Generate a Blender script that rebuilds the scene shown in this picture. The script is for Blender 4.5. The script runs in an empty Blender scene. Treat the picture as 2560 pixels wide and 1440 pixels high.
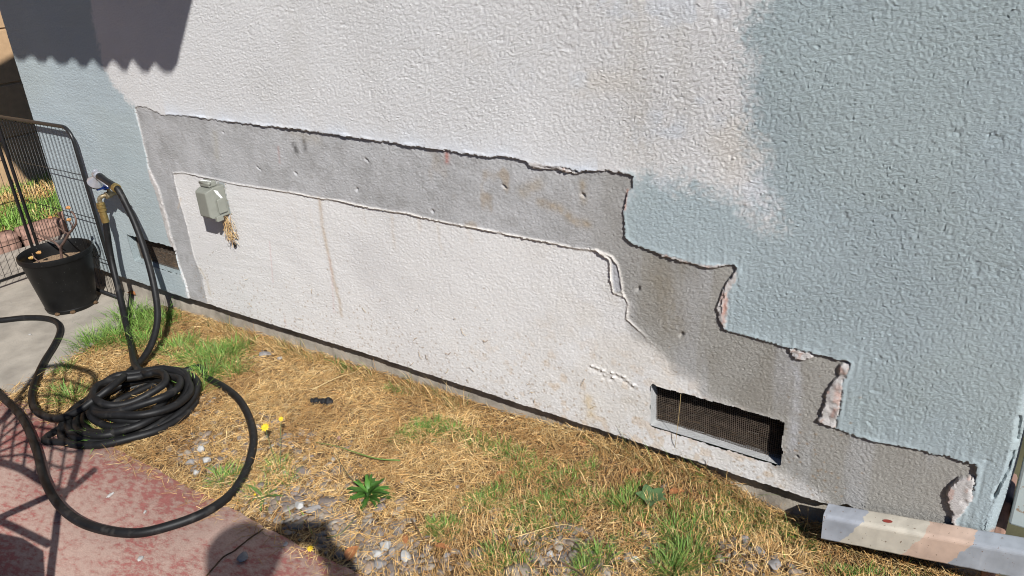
import bpy, math, random
import numpy as np
from mathutils import Matrix, Vector

random.seed(7)
rng = np.random.default_rng(11)
scene = bpy.context.scene
COL = scene.collection

# ------------------------------------------------------------------ camera
F_PX, YAW, PITCH, ROLL = 1993.83, 0.64029, 0.42125, -0.07147
CAM = np.array([0.0, 0.0, 1.63])
def _axes():
    cy, sy = math.cos(YAW), math.sin(YAW)
    f0 = np.array([-sy, cy, 0]); r0 = np.array([cy, sy, 0]); u0 = np.array([0, 0, 1.0])
    cp, sp = math.cos(PITCH), math.sin(PITCH)
    f = f0*cp - u0*sp; u = u0*cp + f0*sp
    cr, sr = math.cos(ROLL), math.sin(ROLL)
    return r0*cr + u*sr, u*cr - r0*sr, f
RIGHT, UP, FWD = _axes()
cam = bpy.data.cameras.new('camera')
cam.sensor_width = 36.0
cam.lens = F_PX/2560*36.0
cam.clip_start = 0.02
cam.clip_end = 300
cam_o = bpy.data.objects.new('camera', cam)
mw = Matrix.Identity(4)
for i in range(3):
    mw[i][0] = RIGHT[i]; mw[i][1] = UP[i]; mw[i][2] = -FWD[i]; mw[i][3] = CAM[i]
cam_o.matrix_world = mw
COL.objects.link(cam_o)
scene.camera = cam_o

# ------------------------------------------------------------------ sky, sun, exposure
SUN_EL, SUN_AZ = math.radians(38.0), math.radians(55.5)
S = np.array([math.cos(SUN_EL)*math.sin(SUN_AZ), -math.cos(SUN_EL)*math.cos(SUN_AZ), math.sin(SUN_EL)])
world = bpy.data.worlds.new('World'); scene.world = world; world.use_nodes = True
wn = world.node_tree.nodes; wl = world.node_tree.links
sky = wn.new('ShaderNodeTexSky'); sky.sky_type = 'NISHITA'; sky.sun_disc = False
sky.sun_elevation = SUN_EL
sky.sun_rotation = math.atan2(S[0], S[1])
sky.air_density = 0.5; sky.dust_density = 0.1; sky.ozone_density = 4.0
wl.new(sky.outputs[0], wn['Background'].inputs[0])
wn['Background'].inputs[1].default_value = 0.092
sun = bpy.data.lights.new('sun', 'SUN'); sun.energy = 5.0; sun.angle = math.radians(0.53); sun.color = (1.0, 0.985, 0.955)
sun_o = bpy.data.objects.new('sun', sun); COL.objects.link(sun_o)
sun_o.rotation_euler = Vector(-S).to_track_quat('-Z', 'Y').to_euler()
scene.view_settings.view_transform = 'Standard'
scene.cycles.max_bounces = 6; scene.cycles.diffuse_bounces = 1
scene.cycles.pixel_filter_type = 'BLACKMAN_HARRIS'; scene.cycles.filter_width = 1.05
scene.view_settings.look = 'None'
scene.view_settings.exposure = 0.19
scene.view_settings.gamma = 1.0
scene.view_settings.use_curve_mapping = False

# ------------------------------------------------------------------ placing helpers
GX = [-9, -5, -4.0, -3.68, -2.83, -1.85, -1.48, -.7, 2]
GZ = [-.045, -.045, -.04, -.036, -.015, .006, .011, .02, .02]
def gz(x): return np.interp(x, GX, GZ)
def ray(px, py): return RIGHT*(px-1280)/F_PX - UP*(py-720)/F_PX + FWD
def wpt(px, py, y=1.93):
    r = ray(px, py); return CAM + r/r[1]*y
def gpt(px, py, h=0.0):
    r = ray(px, py); z = 0.0
    for _ in range(14):
        P = CAM + r*(z+h-CAM[2])/r[2]; z = gz(P[0])
    return P
def proj(P):
    d = np.asarray(P, float) - CAM
    return 1280+F_PX*d.dot(RIGHT)/d.dot(FWD), 720-F_PX*d.dot(UP)/d.dot(FWD), d.dot(FWD)

# ------------------------------------------------------------------ noise
_T = rng.random((256, 256))
def vnoise(x, y, seed=0):
    x = np.asarray(x, float) + seed*37.7; y = np.asarray(y, float) + seed*91.3
    xi = np.floor(x).astype(np.int64); yi = np.floor(y).astype(np.int64)
    fx = x-xi; fy = y-yi
    fx = fx*fx*fx*(fx*(fx*6-15)+10); fy = fy*fy*fy*(fy*(fy*6-15)+10)
    a = _T[xi & 255, yi & 255]; b = _T[(xi+1) & 255, yi & 255]
    c = _T[xi & 255, (yi+1) & 255]; d = _T[(xi+1) & 255, (yi+1) & 255]
    return (a*(1-fx)+b*fx)*(1-fy) + (c*(1-fx)+d*fx)*fy
def fbm(x, y, oct=4, seed=0):
    v = 0; a = .5; t = 0
    for o in range(oct):
        v = v + a*vnoise(x*2**o, y*2**o, seed+o); t += a; a *= .5
    return v/t
def sstep(a, b, x):
    t = np.clip((x-a)/(b-a), 0, 1); return t*t*(3-2*t)

# ------------------------------------------------------------------ mesh helpers
OFF = {}
def link(o, parent=None):
    COL.objects.link(o)
    if parent is not None: o.parent = parent
    return o
def thing(name, loc, label, cat, group=None):
    o = bpy.data.objects.new(name, None); o.empty_display_size = .05
    o.location = [float(v) for v in loc]; link(o)
    o['label'] = label; o['category'] = cat
    if group: o['group'] = group
    OFF[o.name] = np.array(loc, float)
    return o
def tag(o, label, cat, group=None):
    o['label'] = label; o['category'] = cat
    if group: o['group'] = group
    return o
class MB:
    def __init__(s): s.v = []; s.f = []; s.n = 0; s.c = []
    def add(s, v, f, col=None):
        v = np.asarray(v, float).reshape(-1, 3); s.v.append(v)
        s.f += [tuple(int(i)+s.n for i in q) for q in f]; s.n += len(v)
        if col is not None: s.c.append(np.tile(np.array(col, float), (len(v), 1)))
        return s
    def tube(s, pts, r, n=8, caps=True, col=None): return s.add(*tube(pts, r, n, caps), col=col)
    def box(s, lo, hi, col=None):
        (x0, y0, z0), (x1, y1, z1) = lo, hi
        v = [(x0,y0,z0),(x1,y0,z0),(x1,y1,z0),(x0,y1,z0),(x0,y0,z1),(x1,y0,z1),(x1,y1,z1),(x0,y1,z1)]
        return s.add(v, [(0,3,2,1),(4,5,6,7),(0,1,5,4),(1,2,6,5),(2,3,7,6),(3,0,4,7)], col)
    def prism(s, poly, axis_vec):
        p = np.asarray(poly, float); n = len(p); q = p+np.asarray(axis_vec, float)
        f = [tuple(range(n))[::-1], tuple(range(n, 2*n))] + [(i, (i+1) % n, n+(i+1) % n, n+i) for i in range(n)]
        return s.add(np.vstack([p, q]), f)
    def lathe(s, prof, c=(0,0,0), n=24, axis=None, col=None):
        # prof: (radius, height) along +Z or along axis
        c = np.array(c, float)
        if axis is None: X, Y, Z = np.eye(3)
        else:
            Z = np.array(axis, float); Z /= np.linalg.norm(Z)
            X = np.cross(Z, [0, 0, 1] if abs(Z[2]) < .9 else [1, 0, 0]); X /= np.linalg.norm(X); Y = np.cross(Z, X)
        v = []; f = []
        for r, h in prof:
            for k in range(n):
                a = 2*math.pi*k/n; v.append(c+X*math.cos(a)*r+Y*math.sin(a)*r+Z*h)
        for i in range(len(prof)-1):
            for k in range(n):
                f.append((i*n+k, i*n+(k+1) % n, (i+1)*n+(k+1) % n, (i+1)*n+k))
        return s.add(v, f, col)
    def build(s, name, mat, parent=None, smooth=False, bevel=0, loc=None, auto=None):
        v = np.vstack(s.v)
        if parent is not None: base = OFF[parent.name]
        elif loc is not None: base = np.array(loc, float)
        else: base = np.zeros(3)
        me = bpy.data.meshes.new(name)
        me.from_pydata((v-base).tolist(), [], s.f); me.update()
        if s.c:
            a = me.color_attributes.new('col', 'FLOAT_COLOR', 'POINT')
            c = np.vstack(s.c); c4 = np.hstack([c, np.ones((len(c), 1))]).astype(np.float32)
            a.data.foreach_set('color', c4.ravel())
        me.materials.append(mat)
        o = bpy.data.objects.new(name, me); link(o, parent)
        if parent is None: o.location = base.tolist()
        OFF[o.name] = base
        if smooth: me.shade_smooth()
        if auto is not None: me.set_sharp_from_angle(angle=math.radians(auto))
        if bevel:
            m = o.modifiers.new('bevel', 'BEVEL'); m.width = bevel; m.segments = 2; m.limit_method = 'ANGLE'
        return o
def big_mesh(name, V, quads, mat, parent=None, tris=None, col=None, smooth=True, sharp=0):
    me = bpy.data.meshes.new(name)
    base = OFF[parent.name] if parent is not None else np.zeros(3)
    V = (V-base).astype(np.float32)
    nt = 0 if tris is None else len(tris); nq = 0 if quads is None else len(quads)
    me.vertices.add(len(V)); me.vertices.foreach_set('co', V.ravel())
    loops = []
    if nq: loops.append(np.asarray(quads, np.int32).ravel())
    if nt: loops.append(np.asarray(tris, np.int32).ravel())
    loops = np.concatenate(loops)
    me.loops.add(len(loops)); me.loops.foreach_set('vertex_index', loops)
    me.polygons.add(nq+nt)
    st = np.concatenate([np.arange(nq)*4, nq*4+np.arange(nt)*3]).astype(np.int32)
    me.polygons.foreach_set('loop_start', st)
    me.update(calc_edges=True); me.validate()
    if col is not None:
        a = me.color_attributes.new('col', 'FLOAT_COLOR', 'POINT')
        c4 = np.ones((len(V), 4), np.float32); c4[:, :col.shape[1]] = col; a.data.foreach_set('color', c4.ravel())
    me.materials.append(mat)
    if smooth: me.shade_smooth()
    if sharp: me.set_sharp_from_angle(angle=math.radians(sharp))
    o = bpy.data.objects.new(name, me); link(o, parent); OFF[o.name] = base
    return o
def catmull(P, per=8):
    P = np.asarray(P, float); Q = np.vstack([2*P[0]-P[1], P, 2*P[-1]-P[-2]]); out = []
    for i in range(1, len(Q)-2):
        p0, p1, p2, p3 = Q[i-1], Q[i], Q[i+1], Q[i+2]
        for k in range(per):
            t = k/per
            out.append(.5*((2*p1)+(-p0+p2)*t+(2*p0-5*p1+4*p2-p3)*t*t+(-p0+3*p1-3*p2+p3)*t**3))
    out.append(P[-1]); return np.array(out)
def tube(pts, r, n=8, caps=True):
    P = np.asarray(pts, float); m = len(P)
    R = np.full(m, r, float) if np.isscalar(r) else np.asarray(r, float)
    T = np.gradient(P, axis=0); T /= np.linalg.norm(T, axis=1)[:, None]+1e-12
    a = np.array([0, 0, 1.0]) if abs(T[0][2]) < .9 else np.array([1.0, 0, 0])
    U = np.cross(T[0], a); U /= np.linalg.norm(U); v = []
    ang = np.arange(n)*2*math.pi/n
    for i in range(m):
        U = U-T[i]*U.dot(T[i]); U /= np.linalg.norm(U); Wv = np.cross(T[i], U)
        v.append(P[i]+R[i]*(np.cos(ang)[:, None]*U+np.sin(ang)[:, None]*Wv))
    f = [(i*n+k, i*n+(k+1) % n, (i+1)*n+(k+1) % n, (i+1)*n+k) for i in range(m-1) for k in range(n)]
    if caps: f += [tuple(range(n))[::-1], tuple(range((m-1)*n, m*n))]
    return np.vstack(v), f
def copy_obj(o, parent, loc=None, rot=None, scale=None):
    c = o.copy(); COL.objects.link(c); c.parent = parent
    if loc is not None: c.location = loc
    if rot is not None: c.rotation_euler = rot
    if scale is not None: c.scale = scale
    return c

# ------------------------------------------------------------------ materials
def material(name, base, rough=.8, metal=0.0, var=.12, vscale=30, bump=0.0, bscale=200, col_attr=False, speck=None, coat=0.0, spec=.5, detail=5, bdist=.002):
    m = bpy.data.materials.new(name); m.use_nodes = True
    N = m.node_tree.nodes; L = m.node_tree.links; b = N['Principled BSDF']
    b.inputs['Roughness'].default_value = rough; b.inputs['Metallic'].default_value = metal
    b.inputs['Specular IOR Level'].default_value = spec
    b.inputs['Coat Weight'].default_value = coat
    tc = N.new('ShaderNodeTexCoord')
    nz = N.new('ShaderNodeTexNoise'); nz.inputs['Scale'].default_value = vscale; nz.inputs['Detail'].default_value = detail
    L.new(tc.outputs['Object'], nz.inputs['Vector'])
    mr = N.new('ShaderNodeMapRange'); mr.inputs[1].default_value = .3; mr.inputs[2].default_value = .7
    mr.inputs[3].default_value = 1-var; mr.inputs[4].default_value = 1+var
    L.new(nz.outputs['Fac'], mr.inputs[0])
    mul = N.new('ShaderNodeMixRGB'); mul.blend_type = 'MULTIPLY'; mul.inputs[0].default_value = 1
    if col_attr:
        at = N.new('ShaderNodeAttribute'); at.attribute_name = 'col'; L.new(at.outputs['Color'], mul.inputs[1])
    else: mul.inputs[1].default_value = (*base, 1)
    L.new(mr.outputs[0], mul.inputs[2]); last = mul.outputs[0]
    if speck:
        sc, thr, sc_col, w = speck
        n2 = N.new('ShaderNodeTexNoise'); n2.inputs['Scale'].default_value = sc; n2.inputs['Detail'].default_value = 3
        L.new(tc.outputs['Object'], n2.inputs['Vector'])
        r2 = N.new('ShaderNodeMapRange'); r2.inputs[1].default_value = thr; r2.inputs[2].default_value = thr+w
        L.new(n2.outputs['Fac'], r2.inputs[0])
        mx = N.new('ShaderNodeMixRGB'); mx.inputs[2].default_value = (*sc_col, 1)
        L.new(r2.outputs[0], mx.inputs[0]); L.new(last, mx.inputs[1]); last = mx.outputs[0]
    L.new(last, b.inputs['Base Color'])
    if bump:
        n3 = N.new('ShaderNodeTexNoise'); n3.inputs['Scale'].default_value = bscale; n3.inputs['Detail'].default_value = 4
        L.new(tc.outputs['Object'], n3.inputs['Vector'])
        bp = N.new('ShaderNodeBump'); bp.inputs['Strength'].default_value = bump; bp.inputs['Distance'].default_value = bdist
        L.new(n3.outputs['Fac'], bp.inputs['Height']); L.new(bp.outputs[0], b.inputs['Normal'])
    return m
M = {}
def stucco_mat():
    m = material('stucco_paint', (.7,.7,.7), .92, var=.06, vscale=170, col_attr=True, spec=.22)
    N = m.node_tree.nodes; L = m.node_tree.links; b = N['Principled BSDF']
    tc = N.new('ShaderNodeTexCoord'); mp = N.new('ShaderNodeMapping'); mp.inputs['Rotation'].default_value = (0, .55, 0); mp.inputs['Scale'].default_value = (.75, 1, 1.45)
    L.new(tc.outputs['Object'], mp.inputs[0])
    n1 = N.new('ShaderNodeTexNoise'); n1.inputs['Scale'].default_value = 250; n1.inputs['Detail'].default_value = 5; n1.inputs['Roughness'].default_value = .62; n1.inputs['Distortion'].default_value = .5
    L.new(mp.outputs[0], n1.inputs[0])
    rp = N.new('ShaderNodeMapRange'); rp.interpolation_type = 'SMOOTHSTEP'; rp.inputs[1].default_value = .33; rp.inputs[2].default_value = .60
    L.new(n1.outputs[0], rp.inputs[0])
    at = N.new('ShaderNodeAttribute'); at.attribute_name = 'col'
    bp = N.new('ShaderNodeBump'); bp.inputs['Distance'].default_value = .0019
    L.new(at.outputs['Alpha'], bp.inputs['Strength']); L.new(rp.outputs[0], bp.inputs['Height']); L.new(bp.outputs[0], b.inputs['Normal'])
    return m
M['stucco'] = stucco_mat()
M['concrete'] = material('concrete', (.375,.335,.28), .93, var=.22, vscale=9, detail=9, bump=.5, bscale=220, spec=.25, speck=(240,.62,(.22,.21,.2),.05))
M['footing'] = material('footing_concrete', (.37,.33,.275), .93, var=.35, vscale=12, detail=9, bump=1, bscale=160, spec=.25)
M['soil'] = material('dry_soil', (.15,.095,.055), 1.0, var=.4, vscale=30, bump=1, bscale=150, spec=.1, bdist=.01)
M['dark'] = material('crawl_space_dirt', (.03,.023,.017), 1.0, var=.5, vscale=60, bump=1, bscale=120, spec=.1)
M['wire'] = material('rusty_wire', (.085,.064,.047), .8, metal=.0, var=.4, vscale=60)
M['hose'] = material('black_rubber', (.009,.009,.0095), .52, var=.35, vscale=25, bump=.15, bscale=300, spec=.3, speck=(28,.58,(.045,.042,.038),.25))
M['pot'] = material('black_plastic', (.008,.008,.008), .45, var=.3, vscale=20, spec=.22, speck=(150,.72,(.13,.13,.12),.02))
M['black_metal'] = material('black_enamel', (.014,.014,.015), .38, var=.3, vscale=30, spec=.5)
M['brass'] = material('brass', (.40,.29,.11), .4, metal=.8, var=.25, vscale=60)
M['old_brass'] = material('tarnished_brass', (.27,.215,.13), .55, metal=.6, var=.4, vscale=90)
M['silver'] = material('silver_plastic', (.5,.5,.54), .32, metal=.5, var=.1, vscale=40)
M['blue'] = material('blue_plastic', (.03,.12,.62), .4, var=.1)
M['outlet'] = material('outlet_grey', (.235,.24,.205), .5, var=.07, vscale=30, bump=.1, bscale=80)
M['outlet_light'] = material('outlet_plate_grey', (.36,.38,.37), .55, var=.15, vscale=40, speck=(90,.6,(.33,.22,.12),.08))
M['chip'] = material('white_paint_chip', (.82,.82,.8), .6, var=.05)
M['caulk'] = material('dirty_caulk', (.5,.42,.3), .85, var=.35, vscale=80, bump=.5, bscale=200)
M['plaster'] = material('torn_plaster', (.62,.55,.5), .95, var=.25, vscale=70, bump=1, bscale=130, spec=.2, speck=(70,.6,(.5,.2,.13),.06))
M['stone_w'] = material('white_stone', (.44,.43,.41), .9, var=.2, vscale=60, bump=.8, bscale=90, spec=.2)
M['stone_g'] = material('grey_stone', (.25,.235,.225), .85, var=.25, vscale=60, bump=.5, bscale=90, spec=.3)
M['pebble'] = material('pebbles', (.3,.3,.3), .85, var=.2, vscale=120, bump=.4, bscale=200, col_attr=True, spec=.3)
M['leaf_dry'] = material('dry_leaf', (.38,.15,.055), .7, var=.3, vscale=70, bump=.3, bscale=150)
M['bark'] = material('succulent_bark', (.14,.085,.065), .8, var=.3, vscale=80, bump=.5, bscale=120)
M['bud'] = material('succulent_bud', (.6,.2,.05), .5, var=.2, vscale=50, col_attr=True)
M['potsoil'] = material('potting_grit', (.3,.2,.12), 1, var=.6, vscale=180, bump=1, bscale=160, bdist=.006)
M['tan'] = material('tan_stucco', (.5,.33,.19), .95, var=.08, vscale=20, bump=.4, bscale=150, spec=.2)
M['edging'] = material('pink_edging_stone', (.36,.22,.17), .95, var=.3, vscale=25, bump=.7, bscale=90, spec=.2)
M['poop'] = material('black_matted_clump', (.006,.006,.007), .7, var=.4, vscale=60, bump=1, bscale=120)
M['yellow'] = material('yellow_petal', (.75,.5,.02), .6, var=.1)
M['dirt'] = material('ground_dirt', (.10,.095,.055), 1, var=.35, vscale=3, bump=.6, bscale=60, spec=.1)
M['awning'] = material('awning_canvas', (.3,.3,.32), .9, var=.1, vscale=40)
M['skin'] = material('skin', (.45,.27,.19), .55, var=.05)
M['shirt'] = material('shirt_cloth', (.12,.15,.2), .9, var=.1)
M['screen_black'] = material('phone_black', (.01,.01,.012), .3, var=.05)
M['guttertrim'] = material('downspout_paint', (.44,.5,.49), .6, var=.08, vscale=14, speck=(40,.66,(.3,.22,.15),.04))
def leafmat(name, rough=.55):
    m = material(name, (.1,.2,.03), rough, var=.15, vscale=40, col_attr=True, spec=.3)
    b = m.node_tree.nodes['Principled BSDF']
    return m
M['grass'] = leafmat('green_blade'); M['straw'] = leafmat('dry_blade', .75); M['weed'] = leafmat('weed_leaf', .5)

# red path: worn paint over concrete
def red_mat():
    m = bpy.data.materials.new('worn_red_paint'); m.use_nodes = True
    N = m.node_tree.nodes; L = m.node_tree.links; b = N['Principled BSDF']; b.inputs['Roughness'].default_value = .85
    b.inputs['Specular IOR Level'].default_value = .3
    tc = N.new('ShaderNodeTexCoord'); mp = N.new('ShaderNodeMapping'); mp.inputs['Scale'].default_value = (1, 1.9, 1)
    mp.inputs['Rotation'].default_value = (0, 0, -.55)
    L.new(tc.outputs['Object'], mp.inputs[0])
    n1 = N.new('ShaderNodeTexNoise'); n1.inputs['Scale'].default_value = 30; n1.inputs['Detail'].default_value = 9; n1.inputs['Roughness'].default_value = .72
    n2 = N.new('ShaderNodeTexNoise'); n2.inputs['Scale'].default_value = 2.2; n2.inputs['Detail'].default_value = 2
    L.new(mp.outputs[0], n1.inputs[0]); L.new(tc.outputs['Object'], n2.inputs[0])
    ad = N.new('ShaderNodeMath'); ad.operation = 'MULTIPLY_ADD'; ad.inputs[1].default_value = .55
    L.new(n2.outputs[0], ad.inputs[0]); L.new(n1.outputs[0], ad.inputs[2])
    r = N.new('ShaderNodeValToRGB'); e = r.color_ramp
    e.elements[0].position = .62; e.elements[0].color = (.40,.145,.125,1); e.elements[1].position = .86; e.elements[1].color = (.50,.345,.285,1)
    k = e.elements.new(.70); k.color = (.40,.165,.14,1); k = e.elements.new(.74); k.color = (.43,.255,.21,1)
    L.new(ad.outputs[0], r.inputs[0])
    n3 = N.new('ShaderNodeTexNoise'); n3.inputs['Scale'].default_value = 260; L.new(tc.outputs['Object'], n3.inputs[0])
    mx = N.new('ShaderNodeMixRGB'); mx.blend_type = 'OVERLAY'; mx.inputs[0].default_value = .35
    L.new(r.outputs[0], mx.inputs[1]); L.new(n3.outputs[0], mx.inputs[2]); L.new(mx.outputs[0], b.inputs['Base Color'])
    bp = N.new('ShaderNodeBump'); bp.inputs['Strength'].default_value = .35; bp.inputs['Distance'].default_value = .002
    L.new(n3.outputs[0], bp.inputs['Height']); L.new(bp.outputs[0], b.inputs['Normal'])
    return m
M['red'] = red_mat()
# painted spout: blotches of test paint along its length
def spout_mat():
    m = bpy.data.materials.new('blotched_spout_paint'); m.use_nodes = True
    N = m.node_tree.nodes; L = m.node_tree.links; b = N['Principled BSDF']; b.inputs['Roughness'].default_value = .5
    tc = N.new('ShaderNodeTexCoord'); sep = N.new('ShaderNodeSeparateXYZ')
    nz = N.new('ShaderNodeTexNoise'); nz.inputs['Scale'].default_value = 40; nz.inputs['Detail'].default_value = 5
    L.new(tc.outputs['Object'], nz.inputs[0]); L.new(tc.outputs['Object'], sep.inputs[0])
    a = N.new('ShaderNodeMath'); a.operation = 'MULTIPLY_ADD'; a.inputs[1].default_value = .035
    L.new(nz.outputs[0], a.inputs[0])
    sx_ = N.new('ShaderNodeMath'); sx_.operation = 'MULTIPLY_ADD'; sx_.inputs[1].default_value = 1.113; sx_.inputs[2].default_value = -.041
    L.new(sep.outputs[0], sx_.inputs[0]); L.new(sx_.outputs[0], a.inputs[2])
    zz = N.new('ShaderNodeMath'); zz.operation = 'MULTIPLY_ADD'; zz.inputs[1].default_value = -.6
    L.new(sep.outputs[2], zz.inputs[0]); L.new(a.outputs[0], zz.inputs[2])
    mr = N.new('ShaderNodeMapRange'); mr.inputs[1].default_value = -.5; mr.inputs[2].default_value = .1
    L.new(zz.outputs[0], mr.inputs[0])
    r = N.new('ShaderNodeValToRGB'); r.color_ramp.interpolation = 'CONSTANT'; e = r.color_ramp
    e.elements[0].position = 0; e.elements[0].color = (.37,.39,.43,1)
    e.elements[1].position = .355; e.elements[1].color = (.58,.53,.44,1)
    for p, c in ((.60, (.60,.44,.345,1)), (.775, (.38,.405,.44,1))):
        k = e.elements.new(p); k.color = c
    L.new(mr.outputs[0], r.inputs[0])
    n2 = N.new('ShaderNodeTexNoise'); n2.inputs['Scale'].default_value = 18; n2.inputs['Detail'].default_value = 6
    L.new(tc.outputs['Object'], n2.inputs[0])
    m2 = N.new('ShaderNodeMapRange'); m2.inputs[1].default_value = .3; m2.inputs[2].default_value = .7; m2.inputs[3].default_value = .8; m2.inputs[4].default_value = 1.15
    L.new(n2.outputs[0], m2.inputs[0])
    mx = N.new('ShaderNodeMixRGB'); mx.blend_type = 'MULTIPLY'; mx.inputs[0].default_value = 1
    L.new(r.outputs[0], mx.inputs[1]); L.new(m2.outputs[0], mx.inputs[2])
    n3 = N.new('ShaderNodeTexNoise'); n3.inputs['Scale'].default_value = 130; L.new(tc.outputs['Object'], n3.inputs[0])
    m3 = N.new('ShaderNodeMapRange'); m3.inputs[1].default_value = .69; m3.inputs[2].default_value = .72; L.new(n3.outputs[0], m3.inputs[0])
    mx2 = N.new('ShaderNodeMixRGB'); mx2.inputs[2].default_value = (.2,.14,.1,1); L.new(m3.outputs[0], mx2.inputs[0]); L.new(mx.outputs[0], mx2.inputs[1])
    L.new(mx2.outputs[0], b.inputs['Base Color'])
    return m
M['spout'] = spout_mat()

# ================================================================== SETTING: ground
def sheet(name, x0, x1, y0, y1, dz, nx, ny, mat, amp=0.0, fs=20, edge=None):
    xs = np.linspace(x0, x1, nx); ys = np.linspace(y0, y1, ny); X, Y = np.meshgrid(xs, ys)
    if edge is not None: X, Y = edge(X, Y)
    Z = gz(X)+dz
    if amp: Z = Z+amp*(fbm(X*fs, Y*fs, 4, 5)-.5)
    V = np.stack([X, Y, Z], -1).reshape(-1, 3)
    i = np.arange((ny-1)*nx).reshape(ny-1, nx)[:, :-1].ravel()
    q = np.stack([i, i+1, i+nx+1, i+nx], 1)
    o = big_mesh(name, V, q, mat); o['kind'] = 'structure'; return o
g = sheet('ground', -60, 60, -60, 60, -.06, 240, 240, M['dirt'])
def bed_z(X, Y):
    return gz(X) + .030*sstep(1.80, 1.95, Y)*sstep(-1.6, -.9, X)*sstep(-.62, -.8, X) - .04*sstep(-.72, -.5, X)*sstep(1.70, 1.84, Y) + .016*(fbm(X*7, Y*7, 3, 21)-.5) + .008*(fbm(X*40, Y*40, 3, 22)-.5)
def soil_bed():
    xs = np.linspace(-3.75, 1.2, 620); ys = np.linspace(1.02, 2.02, 130); X, Y = np.meshgrid(xs, ys)
    V = np.stack([X, Y, bed_z(X, Y)], -1).reshape(-1, 3)
    i = np.arange(129*620).reshape(129, 620)[:, :-1].ravel()
    o = big_mesh('soil_bed', V, np.stack([i, i+1, i+621, i+620], 1), M['soil']); o['kind'] = 'structure'
soil_bed()
RED_Y = 1.09
def slab(name, outline, top, depth, mat):
    # outline: list of (x, y) counter-clockwise; top follows the slope of the ground
    n = len(outline); xy = np.array(outline)
    c = xy.mean(0); v = [(x, y, gz(x)+top) for x, y in xy] + [(x, y, gz(x)-depth) for x, y in xy]
    mb = MB(); mb.add(v, [tuple(range(n))]+[(i, n+i, n+(i+1) % n, (i+1) % n) for i in range(n)])
    o = mb.build(name, mat); o['kind'] = 'structure'; return o
def red_path():
    xs = np.concatenate([np.linspace(-9, -3.8, 12), np.linspace(-3.7, -.9, 160), np.linspace(-.8, 4, 10)])
    edge = RED_Y + .016*(fbm(xs*6, xs*0+3, 3, 31)-.5) + .012*(fbm(xs*40, xs*0+9, 2, 32)-.5)
    rows = []
    for k, (yy, dz) in enumerate(((.25, -.05), (.25, .012), (.6, .012), (None, .012), (None, .004), (None, -.05))):
        y = edge-(.006 if k == 3 else 0) if yy is None else np.full_like(xs, yy)
        rows.append(np.stack([xs, y, gz(xs)+dz], 1))
    n = len(xs); V = np.vstack(rows); q = []
    i = np.arange((len(rows)-1)*n).reshape(-1, n)[:, :-1].ravel()
    o = big_mesh('red_path', V, np.stack([i, i+1, i+n+1, i+n], 1), M['red'], smooth=False); o['kind'] = 'structure'
red_path()
def concrete_slab():
    ys = np.linspace(RED_Y+.004, 1.965, 60)
    xe = -3.50-.26*sstep(1.1, 1.95, ys)+.03*(fbm(ys*9, ys*0, 3, 41)-.5)+.015*(fbm(ys*40, ys*0, 2, 42)-.5)
    left = [(-5.45, 6.0), (-5.45, RED_Y+.004)]
    right = list(zip(xe, ys)) + [(-4.43, 1.968), (-4.43, 6.0)]
    slab('concrete_slab', left+right, .010, .08, M['concrete'])
concrete_slab()

# ================================================================== HOUSE WALL
wall = thing('house_wall', (-2.2, 1.93, 0), 'weathered stucco house wall, pale white and blue-green, with a stepped grey cut-away patch', 'wall')
YB = 1.945                                  # plane that the coats are measured from
def wp(L): return np.array([[wpt(x, y)[0], wpt(x, y)[2]] for x, y in L])
CUT = [(480,760),(470,715),(455,670),(440,620),(428,580),(412,510),(400,470),(390,450),(380,430),(372,400),(362,350),(352,310),(342,268),(358,264),
 (383,273),(403,283),(413,287),(453,287),(500,292),(537,297),(583,304),(674,315),(750,323),(847,337),(931,348),(1014,361),(1118,374),(1200,388),(1263,390),(1317,400),(1331,413),(1409,417),(1453,430),(1472,424),(1511,425),(1560,430),(1586,438),
 (1582,451),(1584,468),(1572,477),(1569,504),(1562,521),(1563,543),(1567,567),(1565,592),(1589,609),(1637,626),(1686,640),(1735,655),(1783,662),(1837,659),
 (1844,669),(1837,689),(1822,703),(1815,728),(1806,747),(1804,767),(1806,791),(1808,815),(1817,825),(1881,840),(1929,854),(1968,864),(2026,879),(2099,896),(2126,903),
 (2118,938),(2107,951),(2107,1000),(2093,1049),(2091,1067),(2131,1084),(2211,1107),(2278,1116),(2344,1131),(2442,1156),(2437,1193),(2431,1238),(2409,1275),(2394,1290),(2388,1316),(2392,1420),(1900,1420),(600,980)]
WHITE = [(525,790),(508,690),(487,640),(470,560),(455,510),(440,455),(437,432),(460,430),(495,437),(529,445),(557,451),(597,460),(667,471),(729,481),(795,495),(847,502),(917,518),(986,530),(1014,532),(1062,544),(1125,558),(1200,571),(1287,589),(1414,614),(1438,621),(1492,625),(1526,648),(1526,679),(1531,718),(1535,733),(1562,740),(1572,757),(1567,796),(1589,815),(1623,849),(1667,888),(1715,937),(1744,954),(1790,997),(1960,1053),(1950,1160),(2060,1250),(2100,1290),(2100,1420),(600,980)]
RIDGE = [(437,432),(460,430),(495,437),(529,445),(557,451),(597,460),(667,471),(729,481),(795,495),(847,502),(917,518),(986,530),(1014,532),(1062,544),(1125,558),(1200,571),(1287,589),(1414,614),(1438,621),(1492,625),(1531,640),(1545,660),(1552,689),(1557,728),(1562,740)]
RIDGE2 = [(1492,625),(1526,648),(1526,679),(1531,718),(1535,733),(1562,740),(1572,757),(1567,796),(1589,815),(1623,849),(1667,888),(1715,937),(1744,954)]
LEDGE = [(512,745),(505,690),(487,640),(470,560),(455,510),(440,455),(437,432)]

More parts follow.
